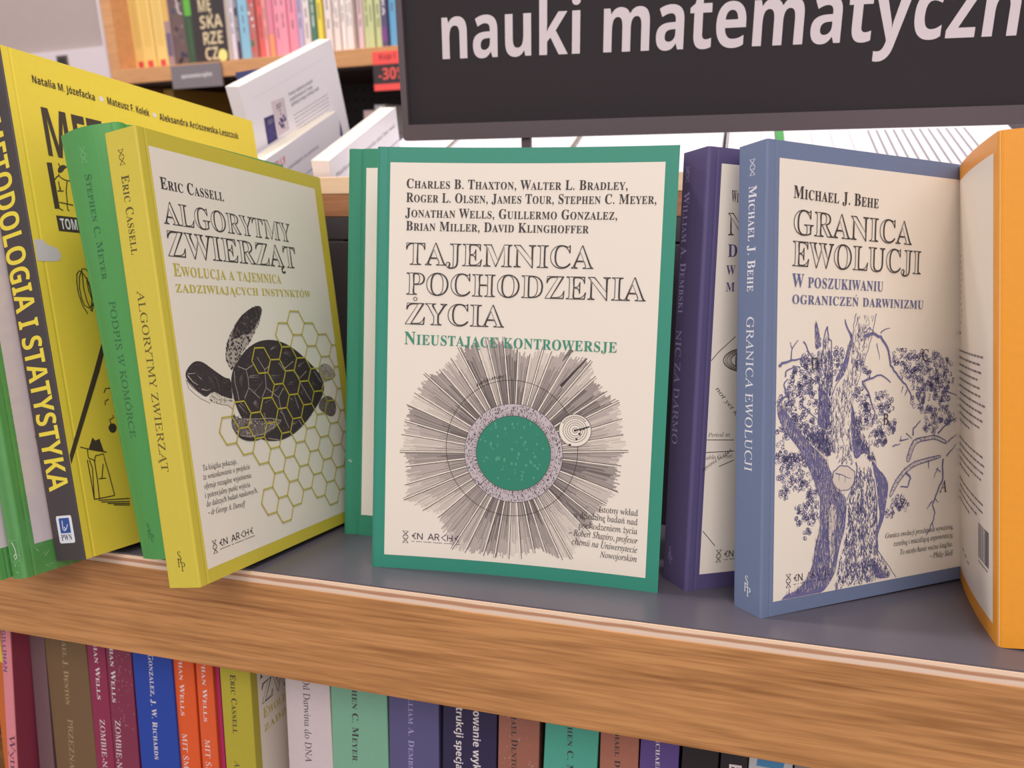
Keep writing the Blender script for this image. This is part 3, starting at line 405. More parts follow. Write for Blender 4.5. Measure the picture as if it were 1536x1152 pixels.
for i in range(n):
    a0, r0 = ang[i]; a1, r1 = ang[(i + 1) % n]
    if a1 < a0: a1 += 2 * pi
    tone = random.choice([.9, 1.5, 2.1, 2.7, 3.3]); ns = max(3, int((a1 - a0) / .011))
    fade = random.uniform(.72, .9)
    for k in range(ns):
        x0, x1 = a0 + (a1 - a0) * k / ns, a0 + (a1 - a0) * (k + 1) / ns; rr = r0 + (r1 - r0) * (k + .5) / ns
        rr = min(rr * random.uniform(.94, 1.0), 77)
        cuts = [R - 1, R + (rr - R) * random.uniform(.25, .5), R + (rr - R) * fade * random.uniform(.9, 1.05), rr]
        for j in range(3):
            tt = tone + random.uniform(-.6, .6) + j * .6 - .3; g = greys[max(0, min(4, int(tt)))]
            P = []
            q0, q1 = cuts[j], cuts[j + 1]; M_ = 3
            for s_ in range(M_ + 1):
                q = q0 + (q1 - q0) * s_ / M_; P += [pol(x0, q), pol(x1, q)]
            f.add(P, [(2 * s_, 2 * s_ + 1, 2 * s_ + 3, 2 * s_ + 2) for s_ in range(M_)], g, 2)
    for k in range(0, ns, 3):
        x0 = a0 + (a1 - a0) * (k + .5) / ns; rr = min(r0 + (r1 - r0) * k / ns, 76) * random.uniform(.6, .95)
        f.line([pol(x0, R - .5), pol(x0, (R + rr) / 2), pol(x0, rr)], .22, random.choice([greys[0], ink, ink]), 3, w2=.06)
for i in range(n):
    a0, r0 = ang[i]; r0 = min(r0, 78)
    f.line([pol(a0, R + (r0 - R) * q / 6) for q in range(7)], .68, cw, 4)
    da = .46 / 45
    f.line([pol(a0 + da * 45 / (R + (r0 - R) * q / 6), R + (r0 - R) * q / 6) for q in range(7)], .4, ink, 4)
    if i % 3 == 0: f.line([pol(a0 - .62 / 45 * 45 / (R + (r0 - R) * q / 6), R + (r0 - R) * q / 6) for q in range(7)], .22, ink, 4)
ringc = mat('lilac_grey_print', (190, 176, 180)); f.disc(c0, R, ringc, 5, r0=r - .2, n=72, nr=3)
f.line([pol(q * 2 * pi / 72, R) for q in range(72)], .2, ink, 6, closed=True)
f.line([pol(q * 2 * pi / 72, r + 2.3) for q in range(72)], .22, mat('lilac_line', (150, 128, 142)), 6, closed=True)
for q in range(430):
    a = random.uniform(0, 2 * pi); rr = random.uniform(r + 2.7, R - .5); p = pol(a, rr); tl = random.uniform(.25, .6); sl = random.uniform(-.4, .6)
    f.line([(p[0], p[1] - tl), (p[0] + sl * .6, p[1] + tl)], .3, ink, 6)
for q in range(150):
    a = q * 2 * pi / 150 + random.uniform(-.01, .01); f.line([pol(a, r + .1), pol(a + random.uniform(-.02, .02), r + random.uniform(1.2, 2.1))], random.uniform(.25, .55), random.choice([ink, greys[0], greys[1]]), 6)
f.disc(c0, r, mat('disc_green', (44, 128, 104)), 6, n=72)
f.line([pol(q * 2 * pi / 72, r) for q in range(72)], .22, ink, 7, closed=True)
spk = mat('disc_speck', (78, 152, 124))
for q in range(62):
    a = random.uniform(0, 2 * pi); rr = r * .95 * math.sqrt(random.random()); p = pol(a, rr); k_ = random.uniform(.35, 1.05)
    f.disc(p, k_ * .75, spk, 7, n=9, nr=1, ry=k_ * random.uniform(.8, 1.4))
ob = ART['C_orbit']; f.line([(ob[0] + ob[2] * cos(q * 2 * pi / 90), ob[1] + ob[3] * sin(q * 2 * pi / 90)) for q in range(90)], .26, ink, 5, closed=True)
tg = ART['C_target']; f.disc(tg[:2], tg[2], CREAM, 6, n=40, nr=2)
for q in (.998, .74, .6, .47, .34, .16): f.line([(tg[0] + tg[2] * q * cos(z * 2 * pi / 40), tg[1] + tg[2] * q * sin(z * 2 * pi / 40)) for z in range(40)], .26, ink, 7, closed=True)
for (x, y, q) in ((0, 0, .9), (3, .6, .9), (4.6, 1.2, .8), (6.2, 2, .7), (2.6, -1.8, .9), (1.0, -4.9, .8), (-2.6, -8.3, .9)): f.disc((tg[0] + x, tg[1] + y), q * .8, ink, 8, n=10, nr=1)
f.line([(tg[0], tg[1]), (tg[0] + 4, tg[1] + 1.2), (tg[0] + 8, tg[1] + 2.6)], .8, ink, 8)
for q in range(13):
    a = radians(152 - q * 8.6); f.line([(tg[0] + tg[2] * .86 * cos(a), tg[1] + tg[2] * .86 * sin(a)), (tg[0] + tg[2] * .86 * cos(a - .1), tg[1] + tg[2] * .86 * sin(a - .1))], .9, greys[1], 8)
for q in range(18):   # small lettering along the orbit, too small to read
    a = radians(122 - q * 1.35); p = (ob[0] + (ob[2] + 1.6) * cos(a), ob[1] + (ob[3] + 1.6) * sin(a)); f.line([p, (p[0] + .5 * random.choice((-1, 1)), p[1] + 1.4)], .35, ink, 8)
f.line([(112.5, 131.5), (110, 128.5), (107.5, 125)], 2.6, greys[0], 5, w2=.4); f.line([(121, 127), (114, 119), (107, 111)], .5, ink, 5, w2=1.6)
bc.done()

# --- teal hardcover behind it
TEAL2 = mottled('teal_green_cloth', (52, 134, 104), .45, .05, 500)
pd = ART['pose_D']
bd = Book(pose(pd), .170, .2506, .038, TEAL2, 'teal-green hardcover standing behind the sunburst paperback', hard=True, r=.003, name='hardcover_book')
f = bd.front; f.grid(12.6, 13.6, 158, 238.6, CREAM, 1)
for T_ in ART['C_text']:
    if T_[8] == 0 and T_[3] < 20: f.text(T_[0], T_[1], prn(T_[2]), T_[3] + 7, T_[4] + 5, T_[5] + 4, T_[6] + 5, T_[7], lay=3)
f.line([(3.2, 49), (4, 50.2), (5, 48.2), (5.6, 49.8)], .35, prn('paper'), 2)
bd.done()

# --- olive book with the turtle
OLIVE = mottled('olive_yellow_card', (203, 184, 66), .42, .04, 400)
ba = Book(pose(ART['pose_A']), .165, .240, (ART['A_t'] + 2.6) / 1000, OLIVE, 'olive-yellow paperback with a sea turtle and honeycomb on its cover', r=.0012)
f = ba.front; f.grid(7.0, 7.4, 156.4, 231.0, CREAM, 1)
for T_ in ART['A_text']: f.text(T_[0], T_[1], prn(T_[2]), *T_[3:9], lay=4)
logo(f, ART['A_logo'], prn('ink'))
tk = ART['A_turtle']; tdark = mat('turtle_ink', (62, 50, 54)); tmid = mat('turtle_mid', (112, 98, 96)); tlight = mat('turtle_light', (176, 162, 152)); tpale = mat('turtle_pale', (214, 201, 186))
def inside(p, poly):
    x, y = p; c = False; n = len(poly)
    for i in range(n):
        x0, y0 = poly[i]; x1, y1 = poly[i - 1]
        if (y0 > y) != (y1 > y) and x < (x1 - x0) * (y - y0) / (y1 - y0) + x0: c = not c
    return c
def smooth(P, it=2):
    for _ in range(it):
        Q = []
        for i in range(len(P)):
            a, b = P[i], P[(i + 1) % len(P)]; Q += [(a[0] * .75 + b[0] * .25, a[1] * .75 + b[1] * .25), (a[0] * .25 + b[0] * .75, a[1] * .25 + b[1] * .75)]
        P = Q
    return P
def scatter(poly, n):
    xs = [p[0] for p in poly]; ys = [p[1] for p in poly]; out = []
    while len(out) < n:
        p = (random.uniform(min(xs), max(xs)), random.uniform(min(ys), max(ys)))
        if inside(p, poly): out.append(p)
    return out
TP = {k: smooth(pairs(v)) for k, v in tk.items()}
f.poly(TP['rear1'], tlight, 2); f.poly(TP['rear2'], tmid, 2)
f.poly(TP['upper_flipper'], tlight, 2); f.poly(TP['flipper_tip'], tdark, 3)
f.poly(TP['neck'], tpale, 2); f.poly(TP['head'], tdark, 3); f.poly(TP['shell'], tdark, 4)
f.poly(TP['low_flipper'], tmid, 5); f.poly(TP['low_edge'], tdark, 6)
for p in scatter(TP['upper_flipper'], 330):
    f.disc(p, random.uniform(.3, .75), random.choice([tdark, tdark, tmid]), 4, n=6, nr=1)
for p in scatter(TP['flipper_tip'], 60): f.disc(p, random.uniform(.15, .35), tmid, 5, n=5, nr=1)
for p in scatter(TP['low_flipper'], 170): f.line([p, (p[0] + random.uniform(-1.2, 1.2), p[1] + random.uniform(.2, 1.2))], random.uniform(.25, .5), random.choice([tdark, tdark, tpale, tlight]), 6)
for p in scatter(TP['rear1'], 80): f.line([p, (p[0] + random.uniform(-.8, .8), p[1] - random.uniform(.2, 1.2))], .3, tdark, 3)
for p in scatter(TP['rear2'], 90): f.line([p, (p[0] + random.uniform(-.8, .8), p[1] - random.uniform(.2, 1.2))], .35, random.choice([tdark, tdark, tlight]), 3)
for p in scatter(TP['neck'], 120):
    if p[1] > 94: f.line([p, (p[0] + random.uniform(-.4, 1.6), p[1] - random.uniform(.5, 1.8))], .3, random.choice([tdark, tmid]), 3)
for p in scatter(TP['shell'], 420): f.line([p, (p[0] + random.uniform(-1.6, 1.6), p[1] + random.uniform(-1.2, 1.2))], random.uniform(.12, .3), random.choice([tmid, tmid, mat('turtle_black', (44, 36, 40))]), 5)
for p in scatter(TP['head'], 90): f.line([p, (p[0] + random.uniform(-1.2, 1.2), p[1] + random.uniform(-.6, .6))], random.uniform(.12, .28), tmid, 4)
for L in ART['A_scute']: f.line(pairs(L), .42, tlight, 6)
for L in ART['A_glint']:
    q = pairs(L)
    for k in range(7):
        o_ = random.uniform(-1.3, 1.3); e_ = random.uniform(.3, 1); f.line([(q[0][0] + o_, q[0][1] + o_ * .6), (q[0][0] + (q[-1][0] - q[0][0]) * e_ + o_ * 1.4, q[0][1] + (q[-1][1] - q[0][1]) * e_ + o_)], .28, random.choice([tlight, tmid, tmid]), 6, w2=.05)
for L in ART['A_head']: f.line(pairs(L), .5, random.choice([tlight, tpale, tmid]), 5, w2=.2)
for L in ART['A_jaw']: f.line(pairs(L), .22, tdark, 3)
hx = ART['A_hex']
def hexc(i, j): return (hx[0][0] + hx[0][1] * i + hx[0][2] * j + hx[0][3] * i * i + hx[0][4] * i * j, hx[1][0] + hx[1][1] * i + hx[1][2] * j)
cells = {0: range(0, 8), 1: range(0, 8), 2: range(0, 7), 3: range(0, 6), -1: range(1, 8), -2: range(3, 9), -3: [3, 5, 6, 7, 8, 9], -4: [6, 7, 9], -5: [6, 7], -6: [7]}
seen_e = set(); olv = prn('olive')
for i in cells:
    for j in cells[i]:
        cc = hexc(i, j); nb = [hexc(i + 1, j - 1), hexc(i, j - 1), hexc(i - 1, j), hexc(i - 1, j + 1), hexc(i, j + 1), hexc(i + 1, j)]
        vt = [((cc[0] + nb[k][0] + nb[(k + 1) % 6][0]) / 3, (cc[1] + nb[k][1] + nb[(k + 1) % 6][1]) / 3) for k in range(6)]
        for k in range(6):
            a, b = vt[k], vt[(k + 1) % 6]
            if a[0] > b[0]: a, b = b, a
            if a[0] > 156: continue
            if b[0] > 156.2: q = (156.2 - a[0]) / (b[0] - a[0]); b = (156.2, a[1] + (b[1] - a[1]) * q)
            ke = (round(a[0]), round(a[1]), round(b[0]), round(b[1]))
            if ke in seen_e: continue
            seen_e.add(ke); dx, dy = b[0] - a[0], b[1] - a[1]; L_ = math.hypot(dx, dy) or 1
            f.line([(a[0] - dx / L_ * .3, a[1] - dy / L_ * .3), (b[0] + dx / L_ * .3, b[1] + dy / L_ * .3)], .85, olv, 8)
for T_ in ART['A_spine']: ba.spine.text(T_[0], T_[1], prn(T_[2]), *T_[3:8], lay=1, spine=True)
dna(ba.spine, ART['A_smark'][0][0] - .6, ART['A_smark'][0][1], 8.2, prn('ink2'), .35, lay=1); monogram(ba.spine, ART['A_smark'][1][0] - .6, ART['A_smark'][1][1], prn('ink2'), 1.0)
ba.done()

# --- green hardcover beside it
GREEN = mottled('leaf_green_card', (80, 150, 80), .42, .04, 400)
bb = Book(pose(ART['pose_B']) @ Matrix.Translation((0, .0022, 0)) @ Matrix.Rotation(-.024, 4, 'Y'), .165, .2395, .0394, GREEN, 'leaf-green thick book between the yellow and the olive books', hard=True, r=.004, name='hardcover_book')
for T_ in ART['B_spine']: bb.spine.text(T_[0], T_[1], prn(T_[2]), *T_[3:8], lay=1, spine=True)
dna(bb.spine, ART['B_smark'][0][0], ART['B_smark'][0][1], 8.2, mat('pale_green', (122, 176, 118)), .35, lay=1); monogram(bb.spine, ART['B_smark'][1][0], ART['B_smark'][1][1], prn('darkgreen'), 1.0)
bb.front.grid(14, 12, 155, 228, CREAM, 1)
bb.done()

# --- blue book with the tree
BLUE = mottled('steel_blue_card', (108, 120, 150), .42, .04, 400)
bf = Book(pose(ART['pose_F']), .165, .240, ART['F_t'] / 1000, BLUE, 'steel-blue paperback with an engraved old oak tree on its cover', r=.0012)
f = bf.front; f.grid(8.0, 7.4, 155.8, 231.4, CREAM, 1)
for T_ in ART['F_text']: f.text(T_[0], T_[1], prn(T_[2]), *T_[3:9], lay=7)
tr = ART['F_tree']; tin = mat('tree_ink', (108, 104, 144)); tin2 = mat('tree_ink_dark', (88, 84, 124)); tpl = mat('tree_pale', (216, 202, 190))
def clipu(P): return [(min(155.6, max(8.2, a)), max(7.6, b)) for a, b in P]
for k, L in enumerate(tr['leaf'][i:i + 4] for i in range(0, len(tr['leaf']), 4)):
    cx, cy, rx, ry = L
    nl = int(6 + rx * ry * .5)
    for q in range(nl):
        a = random.uniform(0, 2 * pi); rr = math.sqrt(random.random()); px, py = cx + rx * rr * cos(a) * 1.05, cy + ry * rr * sin(a) * 1.05
        if not (9 < px < 155 and py > 9): continue
        sz = random.uniform(.9, 1.75); th0 = random.uniform(0, 2 * pi)
        P = []
        for z in range(11):
            t_ = th0 + z * 2 * pi / 11 * .86; lob = sz * (.62 + .38 * abs(cos(2.5 * (t_ - th0)))); P.append((px + lob * cos(t_), py + lob * sin(t_)))
        f.line(P, random.uniform(.26, .44), random.choice([tin, tin, tin2]), 2)
        for _ in range(2): f.line([(px + random.uniform(-1, 1), py + random.uniform(-1, 1)), (px + random.uniform(-1.4, 1.4), py + random.uniform(-1.4, 1.4))], .32, tin, 2, w2=.1)
        if random.random() < .5:
            f.line([(px, py), (px + sz * cos(th0 + 2), py + sz * sin(th0 + 2))], .35, tin, 2)
        if random.random() < .12: f.disc((px + .5 * sz, py - .5 * sz), random.uniform(.3, .6), tin2, 2, n=7, nr=1)
for k, L in enumerate(tr['dark']):
    if k < 7: f.poly(clipu(smooth(pairs(L), 1)), tin, 3)
    else:
        B_ = smooth(pairs(L), 1); f.poly(clipu(B_), tpl, 3); f.line(clipu(B_), .6, tin, 4, closed=True)
        for p in scatter(B_, 90): f.line(clipu([p, (p[0] + random.uniform(-1.6, 1.6), p[1] + random.uniform(-.2, 1.4))]), random.uniform(.25, .5), tin, 4, w2=.08)
for L in tr['pale']: f.poly(smooth(pairs(L), 1), tpl, 4)
for bi, L in enumerate(tr['bark']):
    B_ = pairs(L); dens = [520, 1250, 150, 260, 420, 260][bi]
    for p in scatter(B_, dens):
        ln = random.uniform(1, 4.2); dx = random.uniform(-.6, .6); ph = random.uniform(0, 6)
        P = [(p[0] + dx * t_ + .35 * sin(ph + t_ * 6), p[1] + ln * t_) for t_ in (0, .25, .5, .75, 1)]
        if inside(P[-1], B_): f.line(P, random.uniform(.25, .6) * (1.25 if bi in (1, 3, 4, 5) else .8), random.choice([tin, tin, tin2]), 4, w2=.08)
for L in tr['dark'][:1]:
    B_ = pairs(L)
    for p in scatter(B_, 1250):
        ln = random.uniform(.8, 4); P = [p, (p[0] + random.uniform(-.8, .8), p[1] + ln)]
        if p[1] > 9: f.line(clipu(P), random.uniform(.15, .4), random.choice([tpl, tpl, tin2, tin2, mat('tree_soft', (150, 142, 166))]), 5, w2=.05)
for L in tr['dark'][1:7]:
    B_ = pairs(L)
    for p in scatter(B_, 46): f.line([p, (p[0] + random.uniform(-.5, .5), p[1] + random.uniform(.6, 2.6))], random.uniform(.2, .45), random.choice([tpl, tpl, tin2]), 5, w2=.05)
for q in pairs(tr['pale'][0]):
    for _ in range(7): f.line([(q[0] + random.uniform(-2, 2), q[1] + random.uniform(-4, 4)), (q[0] + random.uniform(-2, 2), q[1] + random.uniform(0, 6))], .4, tin, 5, w2=.1)
for L in tr['stroke']:
    P = pairs(L[1:]); Q = []
    for i in range(len(P) - 1):
        for t_ in (0, .33, .66): Q.append((P[i][0] + (P[i + 1][0] - P[i][0]) * t_ + random.uniform(-.35, .35), P[i][1] + (P[i + 1][1] - P[i][1]) * t_ + random.uniform(-.35, .35)))
    Q.append(P[-1]); f.line(clipu(Q), L[0], tin, 5, w2=L[0] * .45)
logo(f, ART['F_logo'], mat('print_aubergine', (64, 48, 70)))
for T_ in ART['F_spine']: bf.spine.text(T_[0], T_[1], prn(T_[2]), *T_[3:8], lay=1, spine=True)
dna(bf.spine, ART['F_smark'][0][0], ART['F_smark'][0][1], 8.4, prn('white'), .35, lay=1); monogram(bf.spine, ART['F_smark'][1][0], ART['F_smark'][1][1], prn('white'), 1.0)
bf.done()

# --- purple book behind it
PURP = mottled('deep_purple_card', (86, 76, 116), .42, .04, 400)
be = Book(pose(ART['pose_E']), .165, .240, ART['E_t'] / 1000, PURP, 'deep purple paperback half hidden behind the steel-blue book', r=.002)
f = be.front; f.grid(8.6, 8.9, 157, 231.8, CREAM, 1)
for T_ in ART['E_text']: f.text(T_[0], T_[1], prn(T_[2]), *T_[3:9], lay=3)
for L in ART['E_lines']: f.line(pairs(L), .4, prn('ink'), 2)
er = ART['E_ring']
f.disc((er[0] + 16.5, er[1] - 1), 10.5, greys[0], 2, n=36, nr=3)
for q, mm in ((1.0, prn('ink')), (.93, greys[1]), (.86, greys[0]), (.78, greys[1]), (.7, prn('ink'))): f.line([(er[0] + 14 + 15.5 * q * cos(z * 2 * pi / 40), er[1] - 1 + 6.6 * q * sin(z * 2 * pi / 40)) for z in range(40)], .5, mm, 3, closed=True)
f.text('not yet known', 'it', prn('ink'), 12.4, er[1] - 17, 36, er[1] - 42, 2.7, lay=2)
e1 = ART['E_lines'][1]; e2 = ART['E_lines'][2]; e3 = ART['E_lines'][3]
f.text('Period as', 'it', prn('ink'), e1[0] + .8, e1[1] + 1.6, e1[0] + 15, e1[1] + 1.6, 2.2, lay=2)
f.text('able Comet', 'it', prn('ink'), e2[0] + .3, e2[1] - 4, e2[0] + 17, e2[1] - 3.4, 2.2, lay=2)
f.text('ppeared in 1664', 'it', prn('ink'), e3[0] - 10, e3[1] - 2, e3[0] + 8, e3[1] + 8, 2.2, lay=2)
logo(f, [(ART['E_logo'][0][0], ART['E_logo'][0][1]), (ART['E_logo'][0][0] + 32, ART['E_logo'][0][1] + 3)], prn('ink'))
for T_ in ART['E_spine']: be.spine.text(T_[0], T_[1], prn(T_[2]), *T_[3:8], lay=1, spine=True)
dna(be.spine, ART['E_smark'][0][0], ART['E_smark'][0][1], 8.4, prn('lilac'), .32, lay=1); monogram(be.spine, ART['E_smark'][1][0], ART['E_smark'][1][1], prn('lilac'), .9)
be.done()

# --- yellow statistics handbook
YEL = mottled('bright_yellow_card', (232, 206, 72), .42, .03, 300); SPD = mottled('charcoal_spine', (72, 62, 66), .42, .04, 400)
ph = ART['pose_H']
bh = Book(pose(ph), ph[6] / 1000, .293, .0249, YEL, 'large yellow handbook with a charcoal spine and black doodles', spine_m=SPD, r=.0008)
f = bh.front
for T_ in ART['H_text'][:4] + ART['H_text'][5:]: f.text(T_[0], T_[1], prn(T_[2]), *T_[3:9], lay=4)
for p in ART['H_dots']: f.disc(p, 1.7, prn('paper'), 2, n=16, nr=1)
f.poly(pairs(ART['H_tom']), prn('dark'), 2)
f.poly([(17.3, 229.5), (20.6, 229.8), (20.9, 202.8), (17.6, 202.5)], prn('dark'), 2)
f.poly([(1.2, 60), (1.2, 54.6), (29.3, 106.4), (36.4, 121.5), (33.2, 122), (26.3, 108.2)], prn('dark'), 2)
cl = pairs(ART['H_cloud']); f.poly([(max(1.5, a), b) for a, b in smooth(cl, 2)], mat('cloud_grey', (205, 196, 200)), 2)
for L in ART['H_fills'][:-2] if False else [q for q in ART['H_fills'] if len(q) > 8]: f.poly(smooth(pairs(L), 1) if len(L) > 10 else pairs(L), prn('dark'), 2)
for L in ART['H_lines']:
    P = pairs(L); f.line(P, .62, prn('dark'), 3)
for T_ in ART['H_spine']: bh.spine.text(T_[0], T_[1], prn(T_[2]), *T_[3:8], lay=1, spine=True)
pw = pairs(ART['H_pwn']); c_ = [sum(p[k] for p in pw) / 4 for k in (0, 1)]; dw = 6.6; dh = 8.0
def rr_(cx, cy, w, h, r):
    P = []
    for (sx, sy, a0) in ((1, 1, 0), (-1, 1, 90), (-1, -1, 180), (1, -1, 270)):
        for q in range(5): a = radians(a0 + q * 22.5); P.append((cx + sx * (w - r) + r * cos(a), cy + sy * (h - r) + r * sin(a)))
    return P
bh.spine.poly(rr_(c_[0], c_[1], dw, dh, 1.3), prn('white'), 1)
bh.spine.poly(rr_(c_[0], c_[1] + 2.2, 4.4, 4.4, .4), mat('logo_blue', (46, 78, 150)), 2)
bh.spine.line([(c_[0] + 1.6, c_[1] + 5.2), (c_[0] + 1.9, c_[1] + .2), (c_[0] + .9, c_[1] - .8), (c_[0] - .2, c_[1] + .4), (c_[0] + .8, c_[1] + 1.6)], .6, prn('white'), 3)
bh.spine.line([(c_[0] + .2, c_[1] - .6), (c_[0] - 1.2, c_[1] + .6), (c_[0] - 2.6, c_[1] + 2.8)], .5, prn('white'), 3)
bh.spine.text('PWN', 'sc', mat('logo_navy', (50, 52, 84)), c_[0] + 4.7, c_[1] - 6.4, c_[0] - 4.7, c_[1] - 6.4, 3.4, lay=2, spine=True)
bh.done()

# --- two film-wrapped green books at the far left
WG = mottled('wrapped_green_card', (84, 146, 78), .3, .06, 120, coat=.6); WW = mottled('wrapped_white_card', (206, 192, 196), .3, .03, 60, coat=.5)
MH = pose(ph)
for k, (du, dd, lab) in enumerate(((-.0185, .0262, 'film-wrapped green book with a white cover panel beside the yellow handbook'), (-.0255, .0388, 'film-wrapped green book at the edge of the picture, outermost on the shelf'))):
    bi = Book(MH @ Matrix.Translation((du, dd, -.0045 if k == 0 else -.0035)), .195, .285, .0118 if k == 0 else .022, WG, lab, r=.002, group='film-wrapped green books')
    f = bi.front; f.grid(8.5 if k == 0 else 3.2, 17.5, 188, 270, WW, 1)
    if k == 0:
        f.text('11.', 'rom', prn('grey'), 19, 74, 25, 74, 4.2, lay=2)
        sp_ = bi.spine; sp_.line(rr_(5, 16, 4.2, 6, .2), .3, mat('pale_green', (122, 176, 118)), 1, closed=True); sp_.line([(6.4, 21), (4.6, 17), (4, 12), (5.6, 11), (6.4, 13), (4.6, 14)], .6, prn('paper'), 1)
    else:
        bi.spine.text('S', 'cond', prn('yellow'), 6, 128, 6, 122, 8, lay=1, spine=True)
    film = mat('film_crease', (190, 205, 180), .15, .8)
    for q in range(16):
        a = random.uniform(3, 60); b = random.uniform(2, 15); f.line([(a, b), (a + random.uniform(-3, 5), b + random.uniform(-3, 5))], random.uniform(.1, .35), film, 2, w2=.05)
    for q in range(10):
        a = random.uniform(2, 10); b = random.uniform(1, 16); bi.spine.line([(a, b), (a + random.uniform(-2, 2), b + random.uniform(-3, 3))], random.uniform(.15, .4), film, 2, w2=.05)
    bi.done()

# --- orange book at the right, bent cover towards us
ORG = mottled('orange_card', (232, 152, 44), .4, .05, 300)
gx, gy = .1307, .0250; tG = .030
sh_ = lambda u: -(.012 * u + .75 * u * u)
MG = S @ Matrix.Translation((gx, gy, 0)) @ Matrix.Rotation(-.079, 4, 'Y') @ Matrix.Translation((tG, 0, 0)) @ Matrix.Rotation(pi / 2, 4, 'Z')
bg = Book(MG, .150, .240, tG, ORG, 'orange paperback with a bent back cover of printed text', shift=sh_, r=.003)
k_ = bg.back; k_.grid(8.5, 8.5, 142, 231.5, CREAM, 1, na=30)
def kx_(x): return x
for (y0, nl, x0, x1) in ((146, 1, 62, 128), (136, 11, 28, 132), (86, 5, 24, 130), (62, 4, 30, 126)):
    for q in range(nl):
        y = y0 - q * 4.0; x = x1 - random.uniform(0, 3)
        e = x0 + random.uniform(0, 12) + (30 if q == nl - 1 else 0)
        while x > e:
            wl = random.uniform(3, 11); m_ = 4
            k_.line([(x - wl * t_ / m_, y) for t_ in range(m_ + 1)], 1.15, prn('grey'), 2); x -= wl + 1.3
for q in range(22):
    x = 16 + q * .95; k_.line([(x, 33), (x, 51)], random.choice([.25, .45, .7]), mat('barcode_ink', (96, 88, 104)), 2)
for q in range(7): k_.line([(18 + q * 2.8, 31), (19.6 + q * 2.8, 31)], 1.2, prn('grey'), 2)
for q in range(12): k_.line([(90 + 3 * cos(q), 190 - q * 3.4), (92 + 3 * cos(q), 189 - q * 3.4)], .9, prn('ink'), 2)
for q in range(3): k_.line([(62 + q * 9, 21 + q), (68 + q * 9, 21 + q)], 1.2, prn('grey'), 2)
bg.done()

# ================================================================== lower row of books
LC = {'orange': ((214, 112, 52), 'orange book with a yellow top at the left end of the lower row'), 'pink': ((232, 142, 150), 'pale pink book spine standing out in the lower row'),
      'mauve': ((122, 92, 96), 'mauve-grey book in the lower row beside the brown one'), 'brown': ((124, 96, 66), 'brown book with tan lettering in the lower row'),
      'maroon': ((150, 50, 84), 'maroon book with pale lettering in the lower row, beside the brown one'), 'maroonwrap': ((138, 44, 78), 'glossy film-wrapped maroon book in the lower row, beside the bright blue one'),
      'blue': ((42, 74, 172), 'bright blue book in the lower row'), 'orange2': ((240, 98, 44), 'bright orange book touching the bright blue one'),
      'orange3': ((240, 100, 52), 'bright orange book next to a thin magenta spine'), 'magenta': ((196, 50, 110), 'thin magenta spine in the lower row'),
      'olive': ((188, 174, 56), 'olive-yellow book in the lower row with its cream cover showing'), 'white': ((222, 206, 208), 'pinkish white book in the lower row'),
      'green': ((132, 184, 156), 'pale sage-green book in the lower row'), 'slate': ((98, 92, 136), 'slate-violet book in the lower row beside the sage-green one'),
      'navy': ((52, 44, 78), 'dark navy book with bold two-line white lettering'), 'copperwrap': ((166, 104, 86), 'glossy film-wrapped copper book in the lower row'),
      'teal': ((84, 172, 150), 'turquoise green book in the lower row'), 'copper': ((176, 112, 92), 'matt copper-brown book beside the turquoise one'),
      'purple': ((100, 76, 142), 'purple book in the lower row beside the black ones'), 'black': ((44, 36, 40), 'plain black book in the lower row beside the purple one'),
      'black2': ((46, 40, 44), 'black book with bold white letters in the lower row'), 'grey': ((206, 204, 208), 'light grey book with a blue picture on its spine'), 'grey2': ((150, 140, 138), 'grey-brown book at the right end of the lower row')}
ROW = ART['low']
